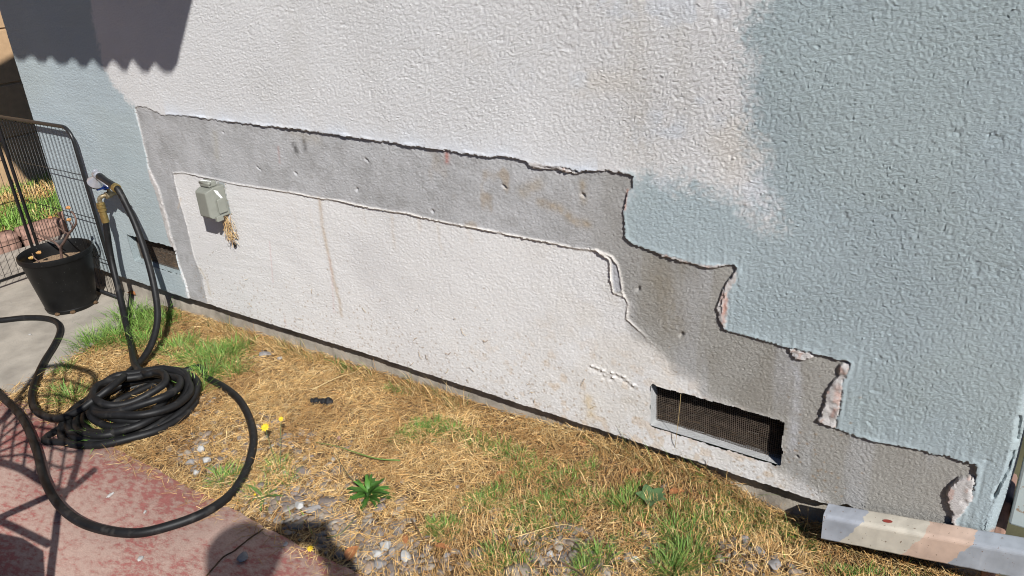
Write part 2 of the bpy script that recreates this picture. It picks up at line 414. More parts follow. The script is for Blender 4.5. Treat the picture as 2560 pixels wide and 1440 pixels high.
def seg_dist(X, Z, P, closed=False):
    d = np.full(X.shape, 1e9); n = len(P)
    for i in range(n if closed else n-1):
        a = P[i]; b = P[(i+1) % n]; e = b-a; L = e.dot(e)+1e-12
        t = np.clip(((X-a[0])*e[0]+(Z-a[1])*e[1])/L, 0, 1)
        d = np.minimum(d, (X-a[0]-t*e[0])**2+(Z-a[1]-t*e[1])**2)
    return np.sqrt(d)
def inside(X, Z, P):
    r = np.zeros(X.shape, bool); n = len(P)
    for i in range(n):
        a = P[i]; b = P[(i+1) % n]
        c = ((a[1] > Z) != (b[1] > Z))
        if abs(b[1]-a[1]) > 1e-12: r ^= c & (X < (b[0]-a[0])*(Z-a[1])/(b[1]-a[1])+a[0])
    return r
def sdf(X, Z, P):
    d = seg_dist(X, Z, P, True); return np.where(inside(X, Z, P), d, -d)

VENTS = [((-.934, .176), (-.522, .331), .026), ((-3.81, .222), (-3.405, .365), .014)]
X0, X1 = -4.42, .026
xs = [X0]
while xs[-1] < X1:
    t = min(max(-xs[-1]/4.4, 0), 1); xs.append(xs[-1]+.0027+.0032*t)
xs = np.array(xs); xs[-1] = X1
rows_v = np.concatenate([np.arange(0, 1.53, .0031), np.arange(1.56, 3.3, .06), [3.3]])
nx, nz = len(xs), len(rows_v)
zb = .100+.006*(fbm(xs*9, xs*0, 3, 1)-.5)+.005*(fbm(xs*60, xs*0, 2, 2)-.5)
zb = zb + .02*np.exp(-((xs+.33)/.03)**2)
XX = np.tile(xs, (nz, 1)); ZZ = zb[None, :]*np.maximum(0, 1-rows_v/1.0)[:, None] + .1*np.minimum(1, rows_v)[:, None] + rows_v[:, None]
rag = .0035
Xr = XX+.0022*2*(vnoise(XX*210, ZZ*210, 131)-.5)+rag*2*(fbm(XX*70, ZZ*70, 3, 3)-.5)+.006*(fbm(XX*25, ZZ*25, 2, 13)-.5); Zr = ZZ+.0022*2*(vnoise(XX*210, ZZ*210, 132)-.5)+rag*2*(fbm(XX*70, ZZ*70, 3, 4)-.5)+.006*(fbm(XX*25, ZZ*25, 2, 14)-.5)
PC, PW = wp(CUT), wp(WHITE)
sc_ = sdf(Xr, Zr, PC); sw = sdf(Xr, Zr, PW)
Xm = XX+.0015*2*(fbm(XX*60, ZZ*60, 2, 6)-.5); Zm = ZZ+.0015*2*(fbm(XX*60, ZZ*60, 2, 7)-.5)
dr1 = seg_dist(Xm, Zm, wp(RIDGE)); dr2 = seg_dist(Xm, Zm, wp(RIDGE2)); drl = seg_dist(Xm, Zm, wp(LEDGE))
cut = sstep(-.0011, .0011, sc_)             # 1 inside the cut-away
white = sstep(-.002, .003, sw)*cut
near_edge = np.exp(-np.maximum(-sc_, 0)/.035)*(1-cut)     # brushed-flat band of the outer coat along the cut
# ---- macro height (metres toward the viewer)
step = np.interp(XX, [-4.4, -3.2, -2.9, -2.2, -1.2, -.9, .03], [.008, .004, .005, .0105, .009, .0075, .0085])
step = step*(1+(1.4*fbm(XX*9, ZZ*9, 3, 34)-.7)*np.exp(-np.abs(sc_)/.02))
outer = .026+.006*(fbm(XX*2.2, ZZ*2.2, 3, 8)-.5)
grey = outer-step+.003*(fbm(XX*6, ZZ*6, 3, 9)-.5)
lowc = .009+.004*(fbm(XX*3, ZZ*3, 3, 10)-.5)
lowc = np.minimum(lowc, grey-.0015)
kl = sstep(-2.95, -2.1, XX); lowc = np.maximum(lowc, grey-.0042-.003*np.exp(-np.abs(sc_)/.02)); lowc = lowc*kl+(grey-.0009)*(1-kl)
fadeW = sstep(-.90, -1.12, XX)               # the low coat merges with the grey to the right
hin = grey*(1-white)+(lowc*fadeW+grey*(1-fadeW))*white
h = outer*(1-cut)+hin*cut
ridge_amp = .6+.8*fbm(XX*14, ZZ*14, 2, 15)
h += (.0042*np.exp(-(dr1/.0036)**2)*ridge_amp + .0048*sstep(-.88, -1.1, XX)*np.exp(-(dr2/.0034)**2)*np.clip(2.2*ridge_amp-1.2, .15, 2) + .0012*np.exp(-(drl/.004)**2))*cut
# lips of paint along the torn outer edge
h += .0022*np.exp(-((sc_+.004)/.005)**2)*np.clip(2.4*fbm(XX*20, ZZ*20, 2, 16)-.7, 0, 2)*(XX > -3.2)
# ---- stucco texture, real relief
rough_r = np.interp(XX, [-4.4, -3.4, -2.2, -1.2, -.6, 0], [.55, .6, .8, .95, 1.15, 1.2])
wx = XX+.02*(fbm(XX*9, ZZ*9, 2, 17)-.5); wz = ZZ+.02*(fbm(XX*9, ZZ*9, 2, 18)-.5)
ca, sa = math.cos(.5), math.sin(.5)
ra, rb = (wx*ca-wz*sa), (wx*sa+wz*ca)
worm = fbm(ra*75, rb*120, 2, 19)
dash = 1-np.abs(2*vnoise(XX*95, ZZ*95, 23)-1)
patchy = .5+1.0*fbm(XX*3.3, ZZ*3.3, 3, 30)
dxs = np.tile(np.gradient(xs), (nz, 1))
tex = (np.clip(vnoise(ra*150, rb*205, 24), .12, .75)-.5)*.0009*sstep(-3.4, -1.5, XX)*patchy+rng.normal(0, 1, XX.shape)*np.minimum(.23*dxs, .0010)*(.55+.45*patchy)
amp = rough_r*(1-.72*near_edge)*(1-.2*cut)
amp = amp*np.where(white > .5, .85, 1)
h += tex*amp
pits = sstep(.87, .95, vnoise(XX*52, ZZ*52, 27))*sstep(.55, .7, vnoise(XX*9, ZZ*9, 28))
h -= .0016*pits*(1-cut)*np.clip(rough_r, .5, 1.2)
# brush strokes on the teal near the steps, trowel lines on the low coat
strk = (vnoise(XX*150, ZZ*8, 25)-.5)*.0022*np.exp(-np.maximum(-sc_, 0)/.06)*(1-cut)*sstep(-1.0, -.8, XX)
h += strk
h += (fbm(XX*4, (ZZ+.05*np.sin(XX*3))*45, 2, 26)-.5)*.0010*white*sstep(-1.9, -2.6, XX)
h += (fbm(XX*4, ZZ*40, 2, 26)-.5)*.0010*(1-cut)*sstep(-3.3, -3.5, XX)

# ---- local damage
def blob(px, py): P = wpt(px, py); return P[0], P[2]
CHIPS = [(1262,466,9,4),(1248,525,7,5),(1458,488,8,6),(1466,560,8,4),(917,400,11,4),(799,408,6,9),(740,433,8,5),(1071,427,6,5),(892,474,5,9),(913,466,8,4),(648,420,14,3),(969,455,10,3),(1083,528,6,6),(952,803,10,6),(1063,848,6,8),(921,826,7,3),(1596,722,5,11),(1610,803,4,11),(1704,836,5,11),(1460,955,8,8),(1765,1003,9,4),(1560,1075,5,5),(1994,1140,5,4),(690,455,9,3),(560,330,6,3),(1003,455,4,4)]
for px, py, a, b in [q_ for q_ in CHIPS[::2] if q_[1] < 780 or q_[0] > 1590]:
    x, z = blob(px, py); t = .6; dx = (XX-x); dz = (ZZ-z); u = (dx*math.cos(t)-dz*math.sin(t))/(a*.0011); w = (dx*math.sin(t)+dz*math.cos(t))/(b*.0009)
    k = np.exp(-(u*u+w*w)**1.5); h -= .0075*k
# lumpy gouge left of the vent
n_g = vnoise(XX*140, ZZ*140, 133)
for px, py in [(1480,916),(1492,921),(1506,927),(1520,936),(1531,944),(1545,936),(1558,942),(1570,952),(1584,962),(1512,940),(1528,932)]:
    x, z = blob(px, py); k = np.exp(-(((XX-x)/.007)**2+((ZZ-z)/.004)**2)**1.2)*(.4+1.2*n_g); h += .0042*k
    k = np.exp(-(((XX-x+.006)/.008)**2+((ZZ-z+.012)/.006)**2)); h -= .003*k
# torn under-layers on the step edges (intermediate height, flaky)
TORN = [([(2098,908),(2126,903),(2120,938),(2108,952),(2106,1000),(2092,1048),(2090,1068),(2049,1052),(2052,1035),(2064,1000),(2066,975),(2078,955),(2098,935)], .011),
        ([(2403,1191),(2435,1186),(2432,1240),(2412,1275),(2396,1290),(2390,1318),(2380,1300),(2384,1278),(2370,1252),(2368,1228),(2380,1208)], .017),
        ([(1808,728),(1820,705),(1842,670),(1846,690),(1825,730),(1822,770),(1817,822),(1800,800),(1793,767),(1798,745)], .009),
        ([(1972,866),(2030,880),(2035,890),(2010,899),(1990,893),(1976,880)], .010),
        ([(1645,627),(1740,655),(1830,660),(1820,664),(1780,668),(1700,650),(1660,640)], .008),
        ([(1325,402),(1405,416),(1455,432),(1440,434),(1400,424),(1335,418)], .009),
        ([(372,410),(392,452),(402,470),(415,515),(432,585),(445,625),(438,628),(424,590),(405,518),(392,474),(378,440)], .005)]
torn = np.zeros_like(h)
for poly, ht in TORN:
    s = sdf(Xr, Zr, wp(poly)); k = sstep(-.0015, .003, s)
    fl = ht*(.45+1.0*fbm(XX*45, ZZ*45, 3, 33))
    tgt = np.minimum(grey+fl, outer+.004)
    h = np.where(k*1.0 > 0, np.maximum(h, h*(1-k)+tgt*k), h)*1.0
    torn = np.maximum(torn, k)
# corner chipping at the right edge and the split near it
dcr = seg_dist(Xm, Zm, wp([(2548,1040),(2544,1090),(2530,1140),(2520,1180),(2505,1205),(2490,1240)]))
h -= .012*np.exp(-(dcr/.0042)**2)*(fbm(XX*40, ZZ*40, 2, 35) > .38)
h -= .02*sstep(X1-.03, X1, XX)**2
XX = XX-.014*sstep(X1-.05, X1, XX)*sstep(.42, .15, ZZ)
# ---- paint
def C(*c): return np.array(c, float)
white_p = C(.70,.688,.68); teal_p = C(.395,.46,.468); blue_p = C(.39,.465,.515); grey_p = C(.485,.48,.48); low_p = C(.755,.735,.715)
n_lo = fbm(XX*2.5, ZZ*2.5, 4, 50); n_md = fbm(XX*11, ZZ*11, 4, 51); n_hi = fbm(XX*70, ZZ*70, 3, 52); n_ver = fbm(XX*13, ZZ*1.6, 4, 53)
def mix(c, d, k): k = np.asarray(k)[..., None]; return c*(1-k)+d*k
col = np.ones(XX.shape+(3,))*white_p
TEAL_R = [(1590,436),(1640,440),(1740,462),(1850,500),(1935,560),(1905,440),(1888,330),(1880,230),(1872,130),(1866,60),(1858,-60),(1850,-900),(5000,-900),(5000,3000),(1700,3000),(1300,700)]
TEAL_L = [(225,-300),(232,0),(240,60),(258,130),(264,165),(290,210),(325,250),(345,268),(480,760),(500,1100),(-400,900),(-400,-300)]
# the polygons reach past the frame only in the plane of the wall
def wpl(L): return np.array([[np.clip(wpt(x, y)[0], -9, 4), np.clip(wpt(x, y)[2], -3, 5)] for x, y in L])
TR = np.vstack([wp(TEAL_R[:10]), [[-.62, 1.5], [-.60, 3.6], [2, 3.6], [2, -1], [-1.3, -1], [-1.3, .6]]])
TL = np.vstack([[[-3.35, 3.6], [-3.62, 2.0]], wp(TEAL_L[1:9]), [[-3.4, -.5], [-6, -.5], [-6, 3.6]]])
fz = .03*2*(fbm(XX*22, ZZ*22, 4, 54)-.5)
tR = sstep(-.045, .045, sdf(XX+fz*.9, ZZ+fz*.9, TR)+.045*(vnoise(XX*130, ZZ*130, 68)-.5)+.04*(n_hi-.5)); tL = sstep(-.022, .022, sdf(XX+fz*.6, ZZ+fz*.3, TL)+.03*(vnoise(XX*110, ZZ*110, 69)-.5))
tR = np.where(sc_ > -.03, np.maximum(tR, sstep(-1.16, -1.13, XX)*(ZZ < 1.0)*sstep(-.03, -.005, sc_)*tR**.4), tR)
teal_here = mix(np.ones(XX.shape+(3,))*teal_p, blue_p, sstep(.48, .68, n_lo)*.3)
teal_here = teal_here*(1-.05*sstep(-.9, -.2, XX)*(XX > -1.5))[..., None]
col = mix(col, C(.66,.645,.63), sstep(.5, .7, n_lo)*.5)                        # warmer, dirtier white
col = mix(col, C(.62,.68,.76), sstep(.6, .75, n_md)*.35*sstep(-1.5, -1.0, XX))  # bluish ghosts in the white
band = np.exp(-np.maximum(-sc_, 0)/.03)*(XX > -3.2)*(XX < -1.1)
col = mix(col, C(.70,.74,.80), np.clip(band*(n_md*1.5), 0, .85))
col = mix(col, teal_here, tR); col = mix(col, teal_here*C(1.08,1.06,1.07), tL)
stainR = sstep(.55, .8, fbm(XX*5, ZZ*5, 3, 55))*sstep(-1.7, -1.3, XX)*(1-tR)*.35
col = mix(col, C(.62,.55,.45), stainR)
# grey coat
gcol = np.ones(XX.shape+(3,))*grey_p
gcol = mix(gcol, C(.37,.365,.36), sstep(.42, .7, n_md)*.5)
gcol = mix(gcol, C(.30,.29,.28), sstep(.55, .75, fbm(XX*24, ZZ*24, 4, 67))*.35)
gcol = mix(gcol, C(.345,.33,.30), sstep(-1.35, -.7, XX+.35*(n_lo-.5)))
gcol = mix(gcol, C(.27,.25,.215), sstep(.52, .72, fbm(XX*6, ZZ*4, 4, 66))*.6*sstep(-1.3, -.9, XX))
gcol = mix(gcol, C(.43,.43,.44), sstep(.5, .7, n_ver)*.45*sstep(-1.2, -.8, XX))
gcol = mix(gcol, C(.34,.24,.13), sstep(.62, .8, fbm(XX*14, ZZ*10, 3, 56))*.5*sstep(-1.9, -1.5, XX)*sstep(-.9, -1.1, XX))
lcol = np.ones(XX.shape+(3,))*low_p
lcol = mix(lcol, C(.64,.62,.61), sstep(.5, .75, n_lo)*.5)
lcol = mix(lcol, C(.70,.65,.58), sstep(-1.6, -1.0, XX)*.45*sstep(.35, .65, n_md))
white_soft = np.where(XX < -1.02, white, sstep(-.03, .05, sdf(XX+fz*.7, ZZ+fz*.7, PW))*cut)
icol = mix(gcol, lcol, white_soft)
icol = mix(icol, C(.80,.75,.69), (.35+.65*sstep(-2.9, -2.3, XX))*np.clip(.85*np.exp(-(dr1/.0045)**2)+sstep(-.88, -1.1, XX)*np.exp(-(dr2/.005)**2)+.45*np.exp(-(drl/.005)**2), 0, .85))
strip = sstep(-.002, .003, sdf(XX, ZZ, wp([(1530,650),(1545,662),(1552,690),(1556,726),(1537,728),(1530,690)])))
icol = mix(icol, C(.47,.47,.49), strip*.9); h = h-strip*.002
lring = np.exp(-((sc_-.004)/.004)**2)*(XX < -3.3)
icol = mix(icol, C(.66,.62,.59), lring*.5)
col = mix(col, C(.085,.10,.12), sstep(1.715, 1.72, ZZ))      # unseen upper wall coloured dark to cut the light it bounces
col = mix(col, icol, cut)
tcol = mix(np.ones(XX.shape+(3,))*C(.56,.53,.51), C(.52,.30,.23), sstep(.60, .70, fbm(XX*60, ZZ*45, 3, 57))*.55*(XX > -3))
tcol = mix(tcol, C(.36,.34,.32), sstep(.5, .7, fbm(XX*80, ZZ*80, 3, 59))*.6)
col = mix(col, tcol, torn)
# stains: (polyline px, half width m, colour, strength)
STAINS = [([(797,498),(803,560),(815,620),(830,690),(845,745),(852,790)], .010, (.52,.40,.28), .75), ([(770,510),(778,560),(790,610)], .006, (.60,.52,.42), .35), ([(905,520),(912,560)], .006, (.58,.48,.36), .4), ([(730,505),(742,560),(748,600)], .008, (.6,.53,.48), .4),
 ([(979,535),(981,580),(985,618)], .008, (.62,.5,.36), .5), ([(1046,545),(1048,572)], .01, (.62,.5,.36), .5), ([(1093,560),(1098,600),(1104,622)], .007, (.6,.48,.34), .45), ([(1170,572),(1178,600)], .012, (.62,.5,.38), .4),
 ([(697,368),(700,405)], .006, (.5,.22,.18), .6), ([(1118,382),(1119,405)], .009, (.5,.2,.16), .75), ([(674,605),(679,650),(684,705)], .004, (.62,.3,.27), .5), ([(820,640),(828,690),(834,780)], .006, (.62,.34,.30), .45), ([(712,790),(716,815)], .005, (.62,.3,.27), .4),
 ([(736,362),(742,378)], .014, (.10,.095,.09), .8), ([(760,352),(763,370)], .013, (.10,.095,.09), .8), ([(540,335),(545,390)], .02, (.40,.37,.30), .4),
 ([(1988,890),(1996,960),(1990,1040),(1985,1120)], .014, (.5,.5,.52), .65), ([(1470,1000),(1478,1040)], .02, (.66,.5,.28), .55), ([(1352,505),(1400,520),(1440,555),(1468,560)], .014, (.36,.25,.12), .45), ([(1310,480),(1345,460)], .02, (.38,.28,.15), .35), ([(1458,460),(1458,500)], .012, (.34,.24,.12), .45), ([(735,330),(790,345)], .03, (.40,.36,.30), .45),
 ([(1650,690),(1680,760),(1690,820)], .05, (.26,.225,.17), .5), ([(1810,780),(1815,800)], .004, (.52,.3,.24), .6), ([(1818,745),(1814,780)], .005, (.55,.27,.2), .7), ([(2098,960),(2094,990)], .007, (.54,.33,.27), .6), ([(2090,1020),(2084,1035)], .006, (.54,.3,.24), .6), ([(1572,475),(1568,505),(1566,520)], .004, (.66,.38,.3), .8), ([(2393,1315),(2424,1327),(2488,1334)], .010, (.42,.22,.14), .7), ([(455,495),(450,520)], .006, (.6,.45,.3), .4), ([(502,670),(520,700),(528,735)], .010, (.6,.5,.34), .4),
 ([(1590,0),(1600,200),(1605,380)], .05, (.58,.54,.48), .4), ([(1700,40),(1715,260)], .03, (.6,.57,.52), .3), ([(740,40),(760,200)], .05, (.62,.6,.57), .3),
 ([(1585,1005),(1545,1000)], .012, (.5,.43,.33), .3)]
for si, (L, w, c, k) in enumerate(STAINS):
    k = k*(.5 if 0 < si < 13 and si != 9 else (.75 if si == 0 else 1))
    P = wp(L); lo = P.min(0)-3*w; hi = P.max(0)+3*w
    mk = (XX > lo[0]) & (XX < hi[0]) & (ZZ > lo[1]) & (ZZ < hi[1])
    if not mk.any(): continue
    d = seg_dist(XX[mk]+.006*(n_md[mk]-.5), ZZ[mk], P)
    a = np.exp(-(d/w)**2)*k*np.clip(.2+1.5*n_hi[mk], 0, 1.1)
    col[mk] = col[mk]*(1-np.clip(a, 0, 1))[:, None]+np.array(c)*np.clip(a, 0, 1)[:, None]
# mud specks flung up from the bed
specks = []
for k in range(900):
    x = rng.uniform(-3.3, -.3); z = .1+abs(rng.normal(0, .13)); specks.append((x, z, rng.uniform(.0015, .004)))
for x, z, r in specks:
    ci = np.searchsorted(xs, x); ri = int((z-.1)/.0031)
    sl = (slice(max(ri-3, 0), ri+4), slice(max(ci-3, 0), ci+4))
    d = ((XX[sl]-x)**2+(ZZ[sl]-z)**2)/r**2; a = np.exp(-d)*.7
    col[sl] = col[sl]*(1-a)[..., None]+C(.33,.22,.12)*a[..., None]
foot_tint = np.exp(-(ZZ-.1)/.02)*.25*n_md  # browner towards the bottom edge of the wall
col = mix(col, C(.40,.34,.28), np.clip(foot_tint, 0, 1))
rustlow = sstep(.58, .7, fbm(XX*26, ZZ*26, 3, 58))*sstep(-1.9, -1.2, XX)*sstep(.55, .2, ZZ)*white_soft*.4
col = mix(col, C(.62,.46,.30), rustlow)

alv = np.clip(amp*.55*(.6+.8*fbm(XX*3.3, ZZ*3.3, 3, 30)), .14, .8)
alv = np.maximum(alv, .42*sstep(-1.8, -3.0, XX)*(1-.6*near_edge)*(.5+fbm(XX*5, ZZ*5, 2, 31))).reshape(-1)
YY = YB-h
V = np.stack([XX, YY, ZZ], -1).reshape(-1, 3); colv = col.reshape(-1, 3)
idx = np.arange(nz*nx).reshape(nz, nx)
q = np.stack([idx[:-1, :-1], idx[:-1, 1:], idx[1:, 1:], idx[1:, :-1]], -1).reshape(-1, 4)
fc = V[q].mean(1)
keep = np.ones(len(q), bool)
for (lo, hi, dep) in VENTS:
    nx_ = fc[:, 0]+.006*(vnoise(fc[:, 0]*60, fc[:, 2]*60, 61)-.5); nz_ = fc[:, 2]+.006*(vnoise(fc[:, 0]*60, fc[:, 2]*60, 62)-.5)
    cx, cz = (lo[0]+hi[0])/2, (lo[1]+hi[1])/2; hx, hz = (hi[0]-lo[0])/2, (hi[1]-lo[1])/2
    rr = .010; ax = np.abs(nx_-cx)-hx+rr; az = np.abs(nz_-cz)-hz+rr
    d = np.hypot(np.maximum(ax, 0), np.maximum(az, 0))-rr+np.minimum(np.maximum(ax, az), 0)
    keep &= ~(d < 0)
cutf = sc_.reshape(-1)[q].mean(1) > 0; whf = (sw.reshape(-1)[q].mean(1) > 0) & cutf
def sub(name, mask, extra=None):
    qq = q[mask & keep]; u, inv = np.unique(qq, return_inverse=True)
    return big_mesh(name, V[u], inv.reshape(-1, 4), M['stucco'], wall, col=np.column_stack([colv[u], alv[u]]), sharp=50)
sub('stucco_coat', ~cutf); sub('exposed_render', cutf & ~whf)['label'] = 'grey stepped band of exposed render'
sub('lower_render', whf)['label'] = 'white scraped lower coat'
# underside and end returns of the coats
mb = MB(); bot = V[idx[0]]; n = len(bot); back = bot.copy(); back[:, 1] = 2.01; back[:, 2] += .004
mb.add(np.vstack([bot, back]), [(i+1, i, n+i, n+i+1) for i in range(n-1)], col=(.3,.28,.26))
for c, sgn in ((0, -1), (nx-1, 1)):
    e = V[idx[:, c]]; b2 = e.copy(); b2[:, 1] = 6.0 if sgn < 0 else 2.2; m_ = len(e)
    mb.add(np.vstack([e, b2]), [(i, i+1, m_+i+1, m_+i) if sgn > 0 else (i+1, i, m_+i, m_+i+1) for i in range(m_-1)], col=(.5,.55,.55))
mb.build('coat_return', M['stucco'], wall)
mb = MB(); mb.box((X0+.01, 2.25, 0), (X1-.01, 5.95, 3.28)); mb.build('wall_core', M['footing'], wall)
# footing under the stucco
fx = np.linspace(-4.42, .02, 500); frow = []
for z, dy in ((-.25, -.004), (-.03, -.004), (.03, 0), (.07, .002), (.118, .004)):
    frow.append(np.stack([fx, 1.972+dy+.008*(fbm(fx*8, fx*0+z*30, 3, 70)-.5)+.004*(fbm(fx*60, fx*0+z*60, 2, 71)-.5), np.full_like(fx, z)], 1))
m_ = len(fx); ii = np.arange(4*m_).reshape(4, m_)[:, :-1].ravel()
big_mesh('footing', np.vstack(frow), np.stack([ii, ii+1, ii+m_+1, ii+m_], 1), M['footing'], wall)

# crawl-space vents: lining, wire mesh, dirt behind
def vent(lo, hi, dep, label, fill):
    yf = YB-.004
    mb = MB(); y1 = yf+dep+.002; y2 = y1+.13
    nseg = 40; loop = []
    for k in range(nseg): loop.append((lo[0]+(hi[0]-lo[0])*k/nseg, lo[1]))
    for k in range(14): loop.append((hi[0], lo[1]+(hi[1]-lo[1])*k/14))
    for k in range(nseg): loop.append((hi[0]-(hi[0]-lo[0])*k/nseg, hi[1]))
    for k in range(14): loop.append((lo[0], hi[1]-(hi[1]-lo[1])*k/14))
    loop = np.array(loop); m = len(loop); cc = loop.mean(0); vv = []; fcs = []
    for j, yy in enumerate((yf-(.005 if not fill else .0195), yf+.006, yf+.02, y1+.01)):
        s = 1+.004*j; jit = .003*(fbm(loop[:, 0]*50+j, loop[:, 1]*50, 2, 80)-.5)[:, None]
        p = cc+(loop-cc)*(1.012 if j == 0 else 1.002-.001*j)+jit*(j > 0)
        vv.append(np.stack([p[:, 0], np.full(m, yy), p[:, 1]], 1))
    for j in range(3):
        for k in range(m): fcs.append((j*m+(k+1) % m, j*m+k, (j+1)*m+k, (j+1)*m+(k+1) % m))
    mb.add(np.vstack(vv), fcs, col=(.36,.42,.43) if fill else (.52,.52,.51))
    lin = mb.build('vent_lining', M['stucco'], wall, smooth=True); lin['label'] = label
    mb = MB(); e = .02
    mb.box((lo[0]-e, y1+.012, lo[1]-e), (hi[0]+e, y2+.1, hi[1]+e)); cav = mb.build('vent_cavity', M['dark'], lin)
    # open front: drop the face toward the room
    me = cav.data; import bmesh as _b
    bm = _b.new(); bm.from_mesh(me); bm.faces.ensure_lookup_table()
    _b.ops.delete(bm, geom=[f for f in bm.faces if abs(f.normal.y+1) < .01], context='FACES'); _b.ops.reverse_faces(bm, faces=bm.faces[:]); bm.to_mesh(me); bm.free()
    mb = MB(); sp = .0063; ym = yf+dep; rr = .00075
    zc = np.arange(lo[1]+.002, hi[1]+.012, sp); xc = np.arange(lo[0]-.008, hi[0]+.01, sp)
    warp = lambda x, z: .006*(fbm(np.asarray(x)*9, np.asarray(z)*9, 2, 83)-.5)+.004*np.sin(np.asarray(x)*13)
    xl = np.linspace(lo[0]-.01, hi[0]+.01, 26)
    for z in zc: mb.tube(np.stack([xl, ym+warp(xl, z), z+.0012*np.sin(xl*31+z*80)+0*xl], 1), rr, 4, False)
    zl = np.linspace(lo[1]-.004, hi[1]+.012, 10)
    for x in xc: mb.tube(np.stack([x+.001*np.sin(zl*70+x*40), ym+warp(x+0*zl, zl), zl], 1), rr, 4, False)
    mb.build('wire_mesh', M['wire'], lin)
    # debris behind the mesh
    nb = 900 if fill else 260; mb = MB()
    for k in range(nb):
        x = rng.uniform(lo[0], hi[0]); t = rng.random()
        z = lo[1]+(hi[1]-lo[1])*(rng.random()*.98 if fill else rng.random()**2.2*.75)
        a = rng.uniform(-.5, .5) if rng.random() < .75 else rng.uniform(0, 3.1); L_ = rng.uniform(.008, .035)
        y = ym+rng.uniform(.004, .02) if fill else ym+rng.uniform(.004, .03)
        d = np.array([math.cos(a), rng.uniform(-.3, .3), math.sin(a)*.7])*L_
        p = np.array([x, y, z]); w = np.array([0, 0, .001])
        b = rng.uniform(.4, 1.2); c = np.array([.34,.2,.10])*b if rng.random() < .8 else np.array([.42,.38,.32])*b
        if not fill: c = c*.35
        mb.add([p-w, p+d-w*.5, p+d+w*.5, p+w], [(0, 1, 2, 3)], col=c)
    dd = mb.build('vent_debris', M['straw'], lin); dd['kind'] = 'stuff'
    if fill:
        mb = MB(); mb.add([(lo[0]-.01, ym+.016, lo[1]-.01), (hi[0]+.01, ym+.016, lo[1]-.01), (hi[0]+.01, ym+.03, lo[1]+.11), (lo[0]-.01, ym+.03, lo[1]+.11)], [(0, 1, 2, 3)])
        mb.build('packed_dirt', M['soil'], lin)
    else:
        g_ = np.linspace(lo[0]-.01, hi[0]+.01, 40); vv = []
        for j, (yy, zz) in enumerate(((ym+.010, lo[1]-.01), (ym+.03, lo[1]+.012), (ym+.07, lo[1]+.03), (ym+.12, lo[1]+.045))):
            vv.append(np.stack([g_, yy+.012*(fbm(g_*20, g_*0+j, 2, 85)-.5), zz+.03*(fbm(g_*9, g_*0+j*2, 3, 86)-.5)*(j > 0)+.02*(j > 0)*np.exp(-((g_-lo[0]-.1)/.12)**2)], 1))
        f_ = [(j*40+k, j*40+k+1, (j+1)*40+k+1, (j+1)*40+k) for j in range(3) for k in range(39)]
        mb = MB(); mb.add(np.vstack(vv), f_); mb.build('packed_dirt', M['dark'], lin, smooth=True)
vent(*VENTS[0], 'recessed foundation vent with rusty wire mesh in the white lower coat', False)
vent(*VENTS[1], 'debris-filled foundation vent in the blue-green stucco behind the hose', True)

# ================================================================== FAR LEFT: neighbour wall, lawn edging
TANX = -7.05
nb = thing('neighbour_wall', (TANX, 2.8, -.045), 'tan block wall of the neighbouring building beyond the fence', 'wall')
mb = MB()
mb.box((TANX-.2, -1.0, -.2), (TANX-.012, 6.5, 3.0)); mb.build('wall_core', M['tan'], nb)
zc = -.045
while zc < 2.9:
    yy = -1.0
    mb = MB(); mb.box((TANX-.012, -1.0, zc+.006), (TANX, 6.5, min(zc+.40, 3.0)))
    mb.build('course_panel', M['tan'], nb, bevel=.004); zc += .41
sh = thing('lawn_edging', (-5.55, 2.0, -.045), 'row of pinkish rough stone edging along the lawn behind the wire fence', 'edging')
for k, y in enumerate(np.arange(1.2, 4.4, .30)):
    mb = MB(); u, v = np.meshgrid(np.linspace(0, 1, 7), np.linspace(0, 1, 7)); pts = []
    import bmesh
    bm = bmesh.new(); bmesh.ops.create_cube(bm, size=1); bmesh.ops.subdivide_edges(bm, edges=bm.edges[:], cuts=3, use_grid_fill=True)
    vv = np.array([p.co[:] for p in bm.verts]); ff = [tuple(q_.index for q_ in f_.verts) for f_ in bm.faces]; bm.free()
    nn = np.linalg.norm(vv, axis=1)[:, None]; vv = vv*(.8+.2*(.6/nn))
    vv += .05*(rng.random(vv.shape)-.5)
    vv = vv*np.array([.16, .27, .15])+np.array([-5.55+rng.normal(0, .01), y+.14, .0+rng.normal(0, .008)])
    mb.add(vv, ff); mb.build('edging_stone', M['edging'], sh, smooth=True)
# ------------------------------------------------------------------ blades
def blades(name, base, az, L, lean, w, col, mat, bend=None, daz=None, up=0.0):
    n = len(base); bend = np.zeros(n) if bend is None else bend; daz = np.zeros(n) if daz is None else daz
    pts = [base]; e = lean.copy(); a = az.copy()
    for k in range(3):
        d = np.stack([np.cos(a)*np.cos(e), np.sin(a)*np.cos(e), np.sin(e)], 1)
        pts.append(pts[-1]+d*(L/3)[:, None]); e = e-bend; a = a+daz
    side = np.stack([-np.sin(az), np.cos(az), rng.normal(0, .5, n)], 1); side /= np.linalg.norm(side, axis=1)[:, None]
    ww = [1.0, .95, .7]
    V = np.empty((n, 7, 3))
    for k in range(3):
        V[:, 2*k] = pts[k]-side*(w*ww[k]/2)[:, None]; V[:, 2*k+1] = pts[k]+side*(w*ww[k]/2)[:, None]
    V[:, 6] = pts[3]
    b = (np.arange(n)*7)[:, None]
    Q = np.concatenate([b+np.array([0, 1, 3, 2]), b+np.array([2, 3, 5, 4])]); T = b+np.array([4, 5, 6])
    cc = np.repeat(col[:, None, :], 7, 1); cc[:, 0:2] *= .8
    o = big_mesh(name, V.reshape(-1, 3), Q, mat, tris=T, col=cc.reshape(-1, 3), smooth=False)
    o['kind'] = 'stuff'; return o
